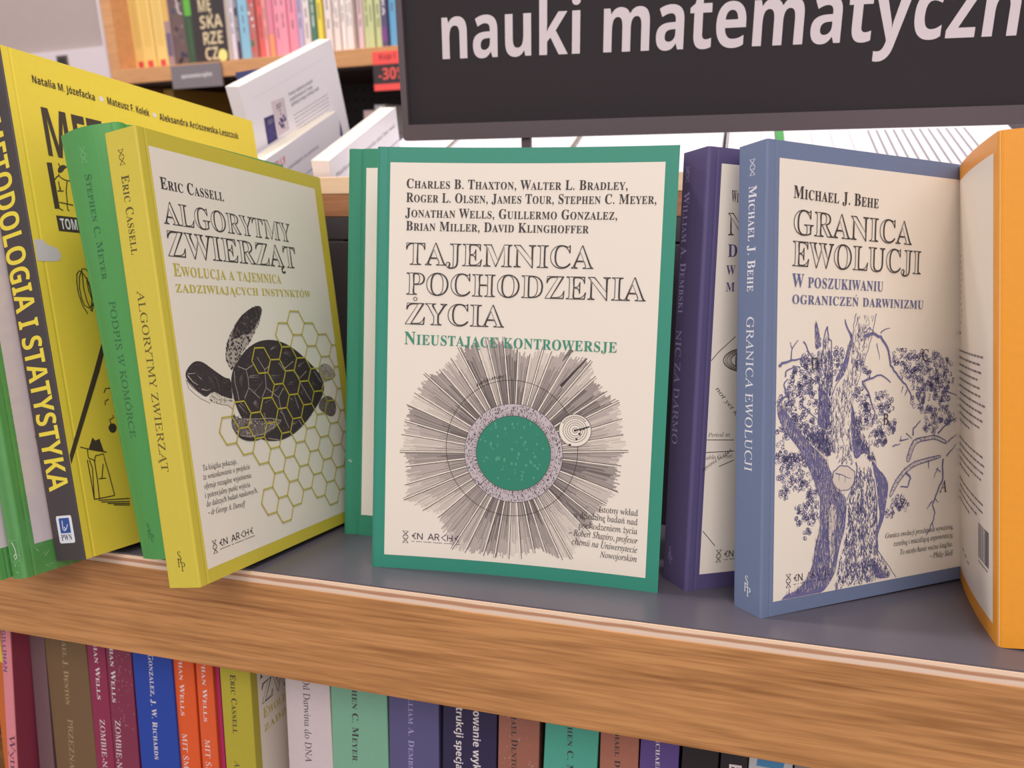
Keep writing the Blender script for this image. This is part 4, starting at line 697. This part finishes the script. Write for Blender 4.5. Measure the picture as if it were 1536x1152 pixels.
for (nm, x0, x1, zf, lean, y, texts) in ROW:
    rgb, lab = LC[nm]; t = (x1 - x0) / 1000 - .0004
    wrap = 'wrap' in nm
    rgb = tuple(v * .93 for v in rgb); cm = mottled('lower_' + nm, rgb, .28 if wrap else .42, .05, 300, coat=.7 if wrap else 0)  # colours darkened: part of the row's shade is put into the card
    zb = -.2915; ht = .2915 - .030 if False else .240 if zb + .240 < -.027 else .25
    ht = .262
    # local: spine faces -y of the shelf; book turned a quarter so its cover runs back
    xr = x1 / 1000 + (zb - zf / 1000) * lean - .0002
    M_ = S @ Matrix.Translation((xr, y / 1000, zb)) @ Matrix.Rotation(math.atan(lean), 4, 'Y') @ Matrix.Rotation(pi / 2, 4, 'Z')
    fm = None
    if nm == 'pink': fm = mottled('shaded_rose_cover', (150, 62, 82), .42, .04, 300)  # pink book's cover in dark rose: its shade is put into the colour
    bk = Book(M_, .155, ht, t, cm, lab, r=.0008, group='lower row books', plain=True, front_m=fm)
    zc = (zb) * 1000
    for (s_, st_, mt_, a0, b0, a1, b1, cap) in texts:
        # shelf coordinates -> spine millimetres (distance from the right-hand front edge, height)
        def cv(a, b): return (x1 + (b - zf) * lean - a, b - zc)
        p0 = cv(a0, b0); p1 = cv(a1, b1)
        # keep the visible run of lettering; the start is hidden behind the oak fascia
        bk.spine.text(s_, st_, prn(mt_), p0[0], p0[1], p1[0], p1[1], cap, lay=1, spine=True)
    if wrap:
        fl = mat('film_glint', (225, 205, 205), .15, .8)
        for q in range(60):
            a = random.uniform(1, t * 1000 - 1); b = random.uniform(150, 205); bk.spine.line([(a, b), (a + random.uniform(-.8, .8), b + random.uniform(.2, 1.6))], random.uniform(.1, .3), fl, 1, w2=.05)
    if nm == 'orange': bk.spine.grid(.5, 182, t * 1000 - .5, 240, mat('lower_yellow', (225, 190, 60)), 1, 2, 2)
    if nm == 'grey':
        bk.spine.poly([(t * 1000 - 4, 198), (5, 198), (4, 205), (8, 214), (t * 1000 - 5, 210)], mat('picture_blue', (74, 134, 178)), 1); bk.spine.poly([(t * 1000 - 6, 206), (8, 206), (7, 216), (t * 1000 - 7, 216)], mat('picture_brown', (92, 70, 62)), 2)
    if nm == 'olive':
        f = bk.front; f.grid(7, 8, 148, ht * 1000 - 9, CREAM, 1, 4, 2); f.text('ALGORYTMY', 'open', prn('ink'), 10, 205, 118, 205, 12, lay=2); f.text('ZWIERZĄT', 'open', prn('ink'), 10, 188, 120, 188, 13, lay=2); f.text('Ewolucja a tajemnica', 'sc', prn('olive'), 11, 178, 104, 178, 6.5, lay=2); f.text('zadziwiających', 'sc', prn('olive'), 11, 169, 100, 169, 5.5, lay=2)
    bk.done()

# ================================================================== sign on its post
sg = empty('hanging_sign', Matrix.Translation((0, .25, 0)), 'charcoal framed sign board with white lettering on a thin post', 'sign'); sg.name = 'sign_board'
FRM = mottled('sign_frame_grey', (92, 80, 86), .45, .03, 200); BRD = mat('sign_charcoal', (48, 41, 45), .7, .25)
sx0, sx1, sz0, sz1 = -.2520, .268, .2342, .410
fr = .0048
V, F = boxes([(sx0, sx1, 0, .012, sz0, sz0 + .0105), (sx0, sx1, 0, .012, sz1 - .0105, sz1), (sx0, sx0 + .0048, 0, .012, sz0 + .0105, sz1 - .0105), (sx1 - .0048, sx1, 0, .012, sz0 + .0105, sz1 - .0105)])
# frame as one ring with rounded outer corners
def ring(x0, x1, z0, z1, ix0, ix1, iz0, iz1, y0, y1, r):
    P = rr_((x0 + x1) / 2, (z0 + z1) / 2, (x1 - x0) / 2, (z1 - z0) / 2, r); Q = rr_((ix0 + ix1) / 2, (iz0 + iz1) / 2, (ix1 - ix0) / 2, (iz1 - iz0) / 2, .0003); n = len(P)
    V = [(p[0], y0, p[1]) for p in P] + [(p[0], y0, p[1]) for p in Q] + [(p[0], y1, p[1]) for p in P] + [(p[0], y1, p[1]) for p in Q]; F = []
    for i in range(n):
        j = (i + 1) % n; F += [(i, j, n + j, n + i), (2 * n + j, 2 * n + i, 3 * n + i, 3 * n + j), (j, i, 2 * n + i, 2 * n + j), (n + i, n + j, 3 * n + j, 3 * n + i)]
    return V, F
V, F = ring(sx0, sx1, sz0, sz1, sx0 + .0048, sx1 - .0048, sz0 + .0118, sz1 - .0118, 0, .012, .003)
mesh('sign_frame', V, F, FRM, sg)
bs = Sheet(lambda a, b, h: (a / 1000, .0035 - h / 1000, b / 1000))
WT = mat('sign_white', (214, 200, 206), .6)
bs.text('nauki matematyczne', 'cond', WT, -221.0, 292.0, 139.7, 287.6, 37.0, pre=16, lay=2)
bs.build('sign_panel', sg, boxes([(sx0 + .003, sx1 - .003, .0035, .009, sz0 + .004, sz1 - .004)]), BRD)
box('sign_post', (-.1585, -.1515, .003, .009, .0, .2343), FRM, sg, .0008)
box('post_foot', (-.180, -.130, -.003, .016, -.012, .0), FRM, sg, .0008)

# ================================================================== rear side of the display: books in the other rack
rack = empty('rear_rack', Matrix.Translation((0, .262, .178)) @ Matrix.Rotation(.27, 4, 'X'), 'dark sloping rack behind the display shelf under the white books', 'rack')
V, F = boxes([(-.62, .75, .0, .30, -.030, -.012)]); mesh('rack_board', V, F, DARK, rack)
WHITE = mottled('white_gloss_card', (238, 232, 236), .3, .01, 200); WTXT = mat('print_faint', (150, 142, 150))
def wbook(M, w, h, t, label, deco=None, edge=None):
    b = Book(M, w, h, t, WHITE, label, r=.001, group='white books in the rear rack', plain=True)
    if deco: deco(b)
    return b.done()
# lying face up on the slope: local x right, z up the slope, y down into the book
def lay_m(x, ys, yaw=0.0, t=.016, lift=0.0): return rack.matrix_world @ Matrix.Translation((x, ys, -.012 + t + lift + .0004)) @ Matrix.Rotation(yaw, 4, 'Z') @ Matrix.Rotation(-pi / 2, 4, 'X')
def deco_lines(b):
    f = b.front
    f.line([(2.2, 2), (2.2, b.h * 1000 - 2)], .8, mat('print_blue', (70, 96, 160)), 1)
    for q in range(6): f.line([(18, 40 + q * 9), (b.w * 500, 40 + q * 9)], 1.2, WTXT, 1)
def deco_blk(b):
    b.front.line([(1.4, 2), (1.4, b.h * 1000 - 2)], .9, prn('ink'), 1); b.front.line([(b.w * 1000 - 12, 2), (b.w * 1000 - 12, b.h * 1000 - 2)], .3, WTXT, 1)
def deco_big(b):
    f = b.front; gm = mat('print_leaf', (74, 158, 80)); f.grid(0, 0, b.w * 1000, 6, gm, 1); f.grid(0, 6, 7, b.h * 1000, gm, 1, 2, 2)
    for q in range(12):
        x = 78 + q * 7; f.line([(x, 24 + (q % 3) * 6), (x, 190)], 1.5, WTXT, 1)
    for q in range(3): f.line([(30 + q * 16, 8), (30 + q * 16, 190)], .35, WTXT, 1)
    f.poly([(14, 62), (26, 62), (26, 72), (14, 72)], mat('logo_blue', (46, 78, 150)), 2); f.text('PWN', 'sc', WTXT, 13, 50, 27, 50, 6, lay=2)
    f.poly([(36, 40), (40, 40), (40, 60), (36, 60)], prn('red'), 2); f.poly([(41, 40), (44, 40), (44, 60), (41, 60)], prn('grey'), 2)
    for (x, y, k) in ((52, 66, 'red'), (55, 54, 'red'), (58, 42, 'maroon'), (60, 28, 'ink')): f.poly([(x, y), (x + 6, y + 1.5), (x + 6, y + 3.5), (x, y + 4)], prn(k), 2)
    f.line([(4, 34), (190, 40)], 1.2, WTXT, 2)
wbook(lay_m(-.345, .02), .062, .24, .012, 'narrow white book lying at the left end of the rear rack', deco_lines)
wbook(lay_m(-.279, .02), .124, .24, .016, 'white book lying behind the sign post, left of it', deco_lines)
wbook(lay_m(-.1515, .02), .136, .24, .015, 'white book with a black edge line lying behind the sign post', deco_blk)
wbook(lay_m(-.0125, .02), .042, .24, .015, 'slim white book lying in the rear rack beside the green-edged one', deco_blk)
wbook(lay_m(.0305, .008), .19, .25, .014, 'large white book with green edges and rows of text lying in the rear rack', deco_big)

def lean_book(pos, yaw, lean, roll, w, h, t, label, kind):
    """standing tilted in the rear rack; pos is the upper left corner of the cover facing us"""
    p = Vector((0, -CAM['D'], CAM['H'])); k = 1.03; pos = p + (Vector(pos) - p) * k
    M = Matrix.Translation(pos) @ Matrix.Rotation(yaw, 4, 'Z') @ Matrix.Rotation(-lean, 4, 'X') @ Matrix.Rotation(roll, 4, 'Y') @ Matrix.Translation((0, 0, -h * k))
    b = Book(M, w * k, h * k, t * k, WHITE, label, r=.0008, group='white books in the rear rack', plain=True); H = h * k * 1000
    f = b.front
    def at(q): return [(a, H + b_) for a, b_ in q]
    if kind == 'back':
        f.poly(at([(39.9, -25), (61.1, -27.3), (57.4, -56.4), (38.0, -56.5)]), mat('picture_pale', (216, 200, 206)), 1)
        f.poly(at([(23.0, -34.7), (39.3, -36.1), (36.2, -58.0), (18.8, -57.7)]), mat('picture_indigo', (66, 58, 112)), 2)
        f.line(at([(61.1, -27.3), (57.4, -56.4)]), .6, mat('picture_grey', (130, 120, 130)), 2)
        f.text('2021', 'cond', mat('picture_grey', (130, 120, 130)), 46, H - 34, 56, H - 34, 4.2, lay=3); f.text('2021', 'cond', WTXT, 27, H - 42, 36, H - 42.5, 3.6, lay=3)
        for q in range(26): f.disc((50 + random.gauss(0, 2.6), H - 46 + random.gauss(0, 3)), random.uniform(.6, 1.6), random.choice([mat('picture_violet', (104, 84, 150)), mat('picture_indigo', (66, 58, 112))]), 3, n=10, nr=1)
        for q in range(18): f.disc((random.uniform(21, 35), H - random.uniform(45, 56)), random.uniform(.6, 1.6), random.choice([mat('picture_violet2', (96, 64, 130)), mat('picture_blue2', (62, 74, 150))]), 3, n=9, nr=1)
        for s_, x1_, y_ in (('Poznaj najlepsze praktyki', 118, -29), ('projektowania UI. Twoje', 115, -34), ('aplikacje mogą uniknąć wad!', 126.7, -38.6)): f.text(s_, 'cond', mat('print_grey_text', (122, 114, 122)), 71, H + y_, x1_, H + y_, 3.0, lay=1)
        for q in range(8):
            x = 71; y = H - 47.4 - q * 3.5
            while x < 138: wl = random.uniform(2, 7); f.line([(x, y), (min(141, x + wl), y)], .9, mat('print_fainter', (170, 160, 167)), 1); x += wl + 1.1
        f.line([(14, H - 15), (150, H - 14)], .4, mat('print_ghost', (222, 214, 218)), 1)
    elif kind == 'red':
        f.text("O'REILLY", 'cond', prn('red'), 0.5, H - 13.4, 39.4, H - 13.8, 6.5, lay=1); f.text('praktyczne rozwiązań za pomocą', 'cond', WTXT, 2, H - 21.6, 112.8, H - 21.6, 3.6, lay=1)
        f.line([(4, H - 36), (160, H - 36)], .7, mat('print_blue', (70, 96, 160)), 1)
    else:
        f.text('Platformy do tworzenia sieci bez wad', 'cond', WTXT, 9, H - 17, 161.6, H - 17, 3.8, lay=1)
        f.line([(120, H - 31), (169, H - 31.5)], .8, mat('print_blue', (70, 96, 160)), 1)
    return b.done()
lean_book((-.4093, .2769, .2819), 1.528, -.0426, -.3344, .165, .235, .014, 'white book with a phone picture on its cover, tilted above the others', 'back')
lean_book((-.3886, .2694, .2214), 1.6426, -.0436, -.2827, .165, .175, .0151, 'tilted white book with red and grey lettering behind the olive book', 'red')
lean_book((-.3065, .2295, .2208), 1.6426, -.0436, -.2827, .165, .175, .0151, 'tilted white book beside the left edge of the sign', 'plain')
NAV = mottled('navy_card', (70, 72, 122), .4, .04, 300)
nb_ = Book(Matrix.Translation((-.5192, .44, .31)) @ Matrix.Rotation(.25, 4, 'Z') @ Matrix.Rotation(-.13, 4, 'Y') @ Matrix.Translation((0, 0, -.235)), .10, .235, .012, NAV, 'navy book showing only its top behind the tilted white books', plain=True); nb_.done()

# ================================================================== far bookcase across the aisle
K = Matrix.Translation((-1.1313, 1.007, .386)) @ Matrix.Rotation(math.atan2(-.1648, .9863), 4, 'Z')
FO_ = oak('far_oak', (182, 128, 84), (206, 152, 104), .5); BLK = mottled('black_perforated', (44, 36, 40), .6, .03, 100)
case = empty('bookcase', K, 'oak bookcase with a black back panel across the aisle', 'bookcase')
box('shelf_board', (-.008, .95, 0, .26, -.0262, 0), FO_, case, .0005); box('upper_shelf', (-.008, .95, -.012, .26, .285, .31), FO_, case); box('lower_shelf', (-.008, .95, .03, .26, -.38, -.354), FO_, case)
box('shelf_underside', (-.008, .95, .006, .26, -.0300, -.0263), BLK, case); box('side_panel', (-.034, -.008, 0, .26, -1.1, .8), FO_, case)
pb = Sheet(lambda a, b, h: (a / 1000, .26 - h / 1000, b / 1000))
hole = mat('perforation', (20, 16, 18), .8)
for j in range(9):
    for i in range(46): pb.disc((20 + i * 20 , -40 - j * 20), 3.2, hole, 1, n=8, nr=1)
pb.build('back_panel', case, boxes([(-.008, .95, .26, .275, -1.1, .8)]), BLK)
lb = empty('shelf_label', K @ Matrix.Translation((.125, -.004, -.0415)), 'grey label strip on the oak shelf edge below the black book', 'label')
ls = Sheet(lambda a, b, h: (a / 1000, -h / 1000, b / 1000)); ls.text('opracowania ogólne', 'cond', prn('paper'), 24, 17, 98, 18, 6.5, lay=1)
ls.build('label_plate', lb, boxes([(0, .120, 0, .003, 0, .0390)]), mat('label_grey', (122, 112, 116), .4))
rt = empty('price_tag', K @ Matrix.Translation((.566, -.006, -.066)), 'red and black discount tag on the shelf edge beside the sign', 'tag')
rs = Sheet(lambda a, b, h: (a / 1000, -h / 1000, b / 1000)); rs.grid(0, 10, 60, 39, mat('tag_black', (58, 46, 50)), 1, 2, 2); rs.text('-30%', 'cond', prn('orangered'), 9, 16, 60, 17, 17, lay=2); rs.text('Kup i', 'cond', mat('tag_dark_red', (150, 44, 46)), 12, 46, 44, 47, 8, lay=2)
rs.build('tag_card', rt, boxes([(0, .060, 0, .002, 0, .058)]), mat('tag_red', (240, 84, 78), .5))

FB = [ # x0, x1 (mm on the shelf), colour, label, height
 (-8, 20, (228, 190, 104), 'yellow spine at the oak side panel of the far bookcase', 236), (21, 51, (226, 188, 100), 'yellow spine in the middle of the three on the far shelf', 236), (52, 80, (228, 192, 106), 'yellow spine beside the purple and gold book on the far shelf', 236),
 (82, 97, (150, 120, 120), 'thin purple and gold book on the far shelf', 225), (98, 131, (86, 66, 66), 'dark photo-covered book on the far shelf', 225), (132, 154, (36, 62, 42), 'dark green book with a bright green block on the far shelf', 230),
 (237, 249, (214, 206, 220), 'white spine right of the black lettered cover', 228), (250, 260, (58, 46, 66), 'thin dark navy spine on the far shelf', 214), (262, 284, (120, 176, 204), 'light blue book on the far shelf', 236),
 (285, 299, (172, 96, 92), 'red and green mottled spine on the far shelf', 215), (300, 315, (214, 84, 80), 'red book on the far shelf', 236), (316, 323, (222, 150, 150), 'thin salmon spine on the far shelf', 205),
 (324, 337, (214, 118, 142), 'pink spine with a grey sticker on the far shelf', 236), (338, 352, (232, 138, 160), 'pink spine second from the grey sticker', 236), (353, 369, (232, 140, 162), 'pink spine third from the grey sticker', 236), (370, 389, (228, 132, 156), 'pink spine beside the lilac book', 236),
 (390, 402, (176, 160, 200), 'lilac book on the far shelf', 230), (404, 418, (222, 208, 206), 'pale spine between the lilac and dark green books', 236), (420, 432, (56, 110, 88), 'dark green spine beside the yellow one', 232), (434, 445, (226, 204, 60), 'bright yellow spine among the white ones', 225),
 (447, 461, (226, 212, 208), 'white spine beside the bright yellow one', 236), (462, 469, (226, 214, 208), 'thin white spine second from the yellow one', 236), (470, 479, (230, 216, 210), 'white spine third from the yellow one', 238), (480, 489, (232, 222, 218), 'white spine fourth from the yellow one', 238), (490, 498, (232, 222, 218), 'white spine fifth from the yellow one', 238), (499, 506, (232, 220, 216), 'white spine before the dark gap', 238),
 (512, 523, (212, 180, 184), 'rose-white spine after the dark gap', 226), (524, 536, (186, 196, 138), 'light green spine beside the rose-white one', 236), (537, 547, (188, 198, 140), 'light green spine in the middle of three', 236), (548, 560, (190, 198, 142), 'light green spine beside the navy book', 236),
 (561, 573, (66, 60, 96), 'navy spine above the discount tag', 230), (574, 588, (84, 154, 200), 'sky-blue spine above the discount tag', 238), (589, 601, (48, 92, 124), 'dark teal spine at the edge of the sign', 228)]
DK = mat('far_ink', (96, 84, 88), .6)
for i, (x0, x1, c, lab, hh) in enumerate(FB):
    c = tuple(v * .86 + w_ * .14 for v, w_ in zip(c, (216, 196, 190))); m = mottled('far_card_%d' % i, c, .5, .05, 200); t = (x1 - x0) / 1000 - .0006  # a pinkish veil of haze is mixed into the card colours
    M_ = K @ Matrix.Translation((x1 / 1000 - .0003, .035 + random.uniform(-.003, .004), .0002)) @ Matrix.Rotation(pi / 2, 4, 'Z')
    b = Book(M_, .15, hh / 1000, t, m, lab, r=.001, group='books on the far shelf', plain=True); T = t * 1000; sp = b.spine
    if i < 3:
        sp.grid(T * .25, 4, T * .75, 16, mat('far_red', (206, 70, 70)), 1, 2, 2)
        for q in range(3): sp.line([(T * (.3 + .2 * q), 40), (T * (.3 + .2 * q), 150)], 1.4, mat('far_gold', (190, 146, 44)), 1)
    elif i == 3: sp.grid(1, 80, T - 1, 170, mat('far_gold2', (214, 170, 90)), 1, 2, 2); sp.grid(1, 20, T - 1, 60, mat('far_plum', (104, 92, 120)), 1, 2, 2)
    elif i == 4:
        for q in range(26): sp.disc((random.uniform(4, T - 4), random.uniform(8, 150)), random.uniform(2, 6), random.choice([mat('far_ph%d' % z, cc) for z, cc in enumerate(((120, 100, 92), (160, 146, 146), (58, 50, 54), (70, 72, 96)))]), 1, n=10, nr=1)
        sp.line([(T - 18, 120), (T - 22, 92), (T - 29, 90)], 2.4, prn('paper'), 2)
    elif i == 5: sp.grid(1, 85, T * .8, 132, mat('far_lime', (98, 168, 62)), 1, 2, 2); sp.line([(T * .4, 20), (T * .4, 80)], 2, mat('far_moss', (70, 110, 60)), 1)
    elif i == 9:
        for q in range(14): sp.disc((random.uniform(2, T - 2), random.uniform(8, 140)), random.uniform(1.5, 3.4), random.choice([mat('far_moss', (70, 110, 60)), prn('paper'), mat('far_red', (206, 70, 70))]), 1, n=9, nr=1)
    elif i == 12: sp.disc((T / 2, 128), 5, mat('far_sticker', (206, 200, 202)), 1, n=16, nr=1); sp.grid(1, 2, T - 2, 40, mat('far_orange', (236, 150, 96)), 1, 2, 2)
    elif i in (30,): sp.grid(2, 12, T - 2, 34, mat('far_violet', (126, 66, 138)), 1, 2, 2); sp.text('NAUKA', 'cond', prn('paper'), T * .65, 120, T * .65, 50, 5, lay=2, spine=True)
    else:
        y = random.uniform(120, 150)
        while y > 45:
            L_ = random.uniform(8, 26); sp.line([(T * .5, y), (T * .5, y - L_)], min(2.4, T * .2), DK if sum(c) > 330 else prn('paper'), 1); y -= L_ + random.uniform(2, 14)
    b.done()
# the black book shown face out
m = mat('black_cover', (54, 46, 48), .5); b = Book(K @ Matrix.Translation((.1555, .030, .0002)) @ Matrix.Rotation(-.02, 4, 'X'), .080, .175, .018, m, 'black book shown face out with large cream letters', plain=True, r=.001)
CRM = mat('letter_cream', (206, 186, 150))
for s_, a0, a1, y in (('MĘ', 17, 50, 88), ('SKA', 18, 72, 60), ('RZE', 21, 71, 33), ('CZ', 23, 56, 7)): b.front.text(s_, 'cond', CRM, a0, y, a1, y, 21, lay=1)
b.done()
fc_ = [o for o in b.root.children if o.name.startswith('front_cover')][0]
st_ = Sheet(lambda u, v, hh: (u / 1000, -.0003 - hh / 1000, v / 1000)); st_.disc((66, 13), 10.5, mat('sticker_yellow', (226, 214, 130)), 2, n=28, nr=2)
tag(st_.build('round_sticker', fc_), 'round pale yellow sticker')
# lower shelf of the far bookcase
for i, (x0, x1, c, hh, lab) in enumerate(((40, 66, (188, 150, 72), 318, 'ochre book top below the far shelf beside its side panel'), (330, 352, (150, 92, 84), 228, 'brick-red book on the lower far shelf'), (502, 524, (222, 190, 190), 262, 'rose-white book top below the discount tag'), (525, 548, (206, 202, 198), 270, 'pale grey book top below the discount tag'), (549, 572, (190, 92, 84), 224, 'red book top low behind the tilted white books'))):
    b = Book(K @ Matrix.Translation((x1 / 1000, .05, -.3538)) @ Matrix.Rotation(pi / 2, 4, 'Z'), .15, hh / 1000, (x1 - x0) / 1000 - .0006, mottled('low_far_card_%d' % i, c, .5, .05, 200), lab, r=.001, group='books on the lower far shelf', plain=True)
    b.spine.line([((x1 - x0) * .5, hh - 20), ((x1 - x0) * .5, hh - 60)], 2.4, DK, 1); b.done()

# light wall unit with a grey recessed panel, left of the bookcase
wu = empty('wall_left', K, None, None, None, 'structure')
PALE = mottled('pale_wall_paint', (206, 192, 196), .6, .02, 60); GRY = mottled('grey_panel_paint', (166, 150, 146), .6, .03, 40)
V, F = boxes([(-.80, -.0345, -.004, .02, -1.1, .043), (-.062 + .023, -.0345, -.004, .02, .043, .75), (-.80, -.55, -.004, .02, .043, .75), (-.55, -.039, -.004, .02, .60, .75)])
mesh('wall_panel', V, F, PALE, wu); mesh('grey_inset', *boxes([(-.55, -.039, .006, .02, .043, .60)]), GRY, wu)
so = empty('cable_outlet', K @ Matrix.Translation((-.172, -.006, .012)), 'small dark outlet on the pale wall left of the bookcase', 'outlet')
mesh('outlet_plate', *boxes([(0, .03, 0, .0022, 0, .022)]), mat('outlet_plate_grey', (92, 78, 72)), so); mesh('outlet_slot', *boxes([(.004, .026, -.0006, .0006, .004, .018)]), mat('outlet_dark', (40, 34, 34)), so)

# floor, back wall and ceiling of the store
FLR = mottled('store_floor', (150, 140, 136), .4, .05, 3)
o = mesh('floor', *boxes([(-6, 6, -5, 4, -1.14, -1.1)]), FLR); tag(o, kind='structure')
o = mesh('wall_back', *boxes([(-6, 6, 3.0, 3.1, -1.1, 3.0)]), PALE); tag(o, kind='structure')
# base cabinet that carries the display shelf and rear rack
cb = empty('base_cabinet', Matrix.Identity(4), 'dark base cabinet carrying the display shelf', 'cabinet')
box('cabinet_body', (-.85, .75, .06, .62, -1.1, -.38), DARK, cb, .002)
box('rack_support', (-.60, .72, .30, .58, -.38, .135), DARK, cb)
bpy.data.objects.remove(FO)
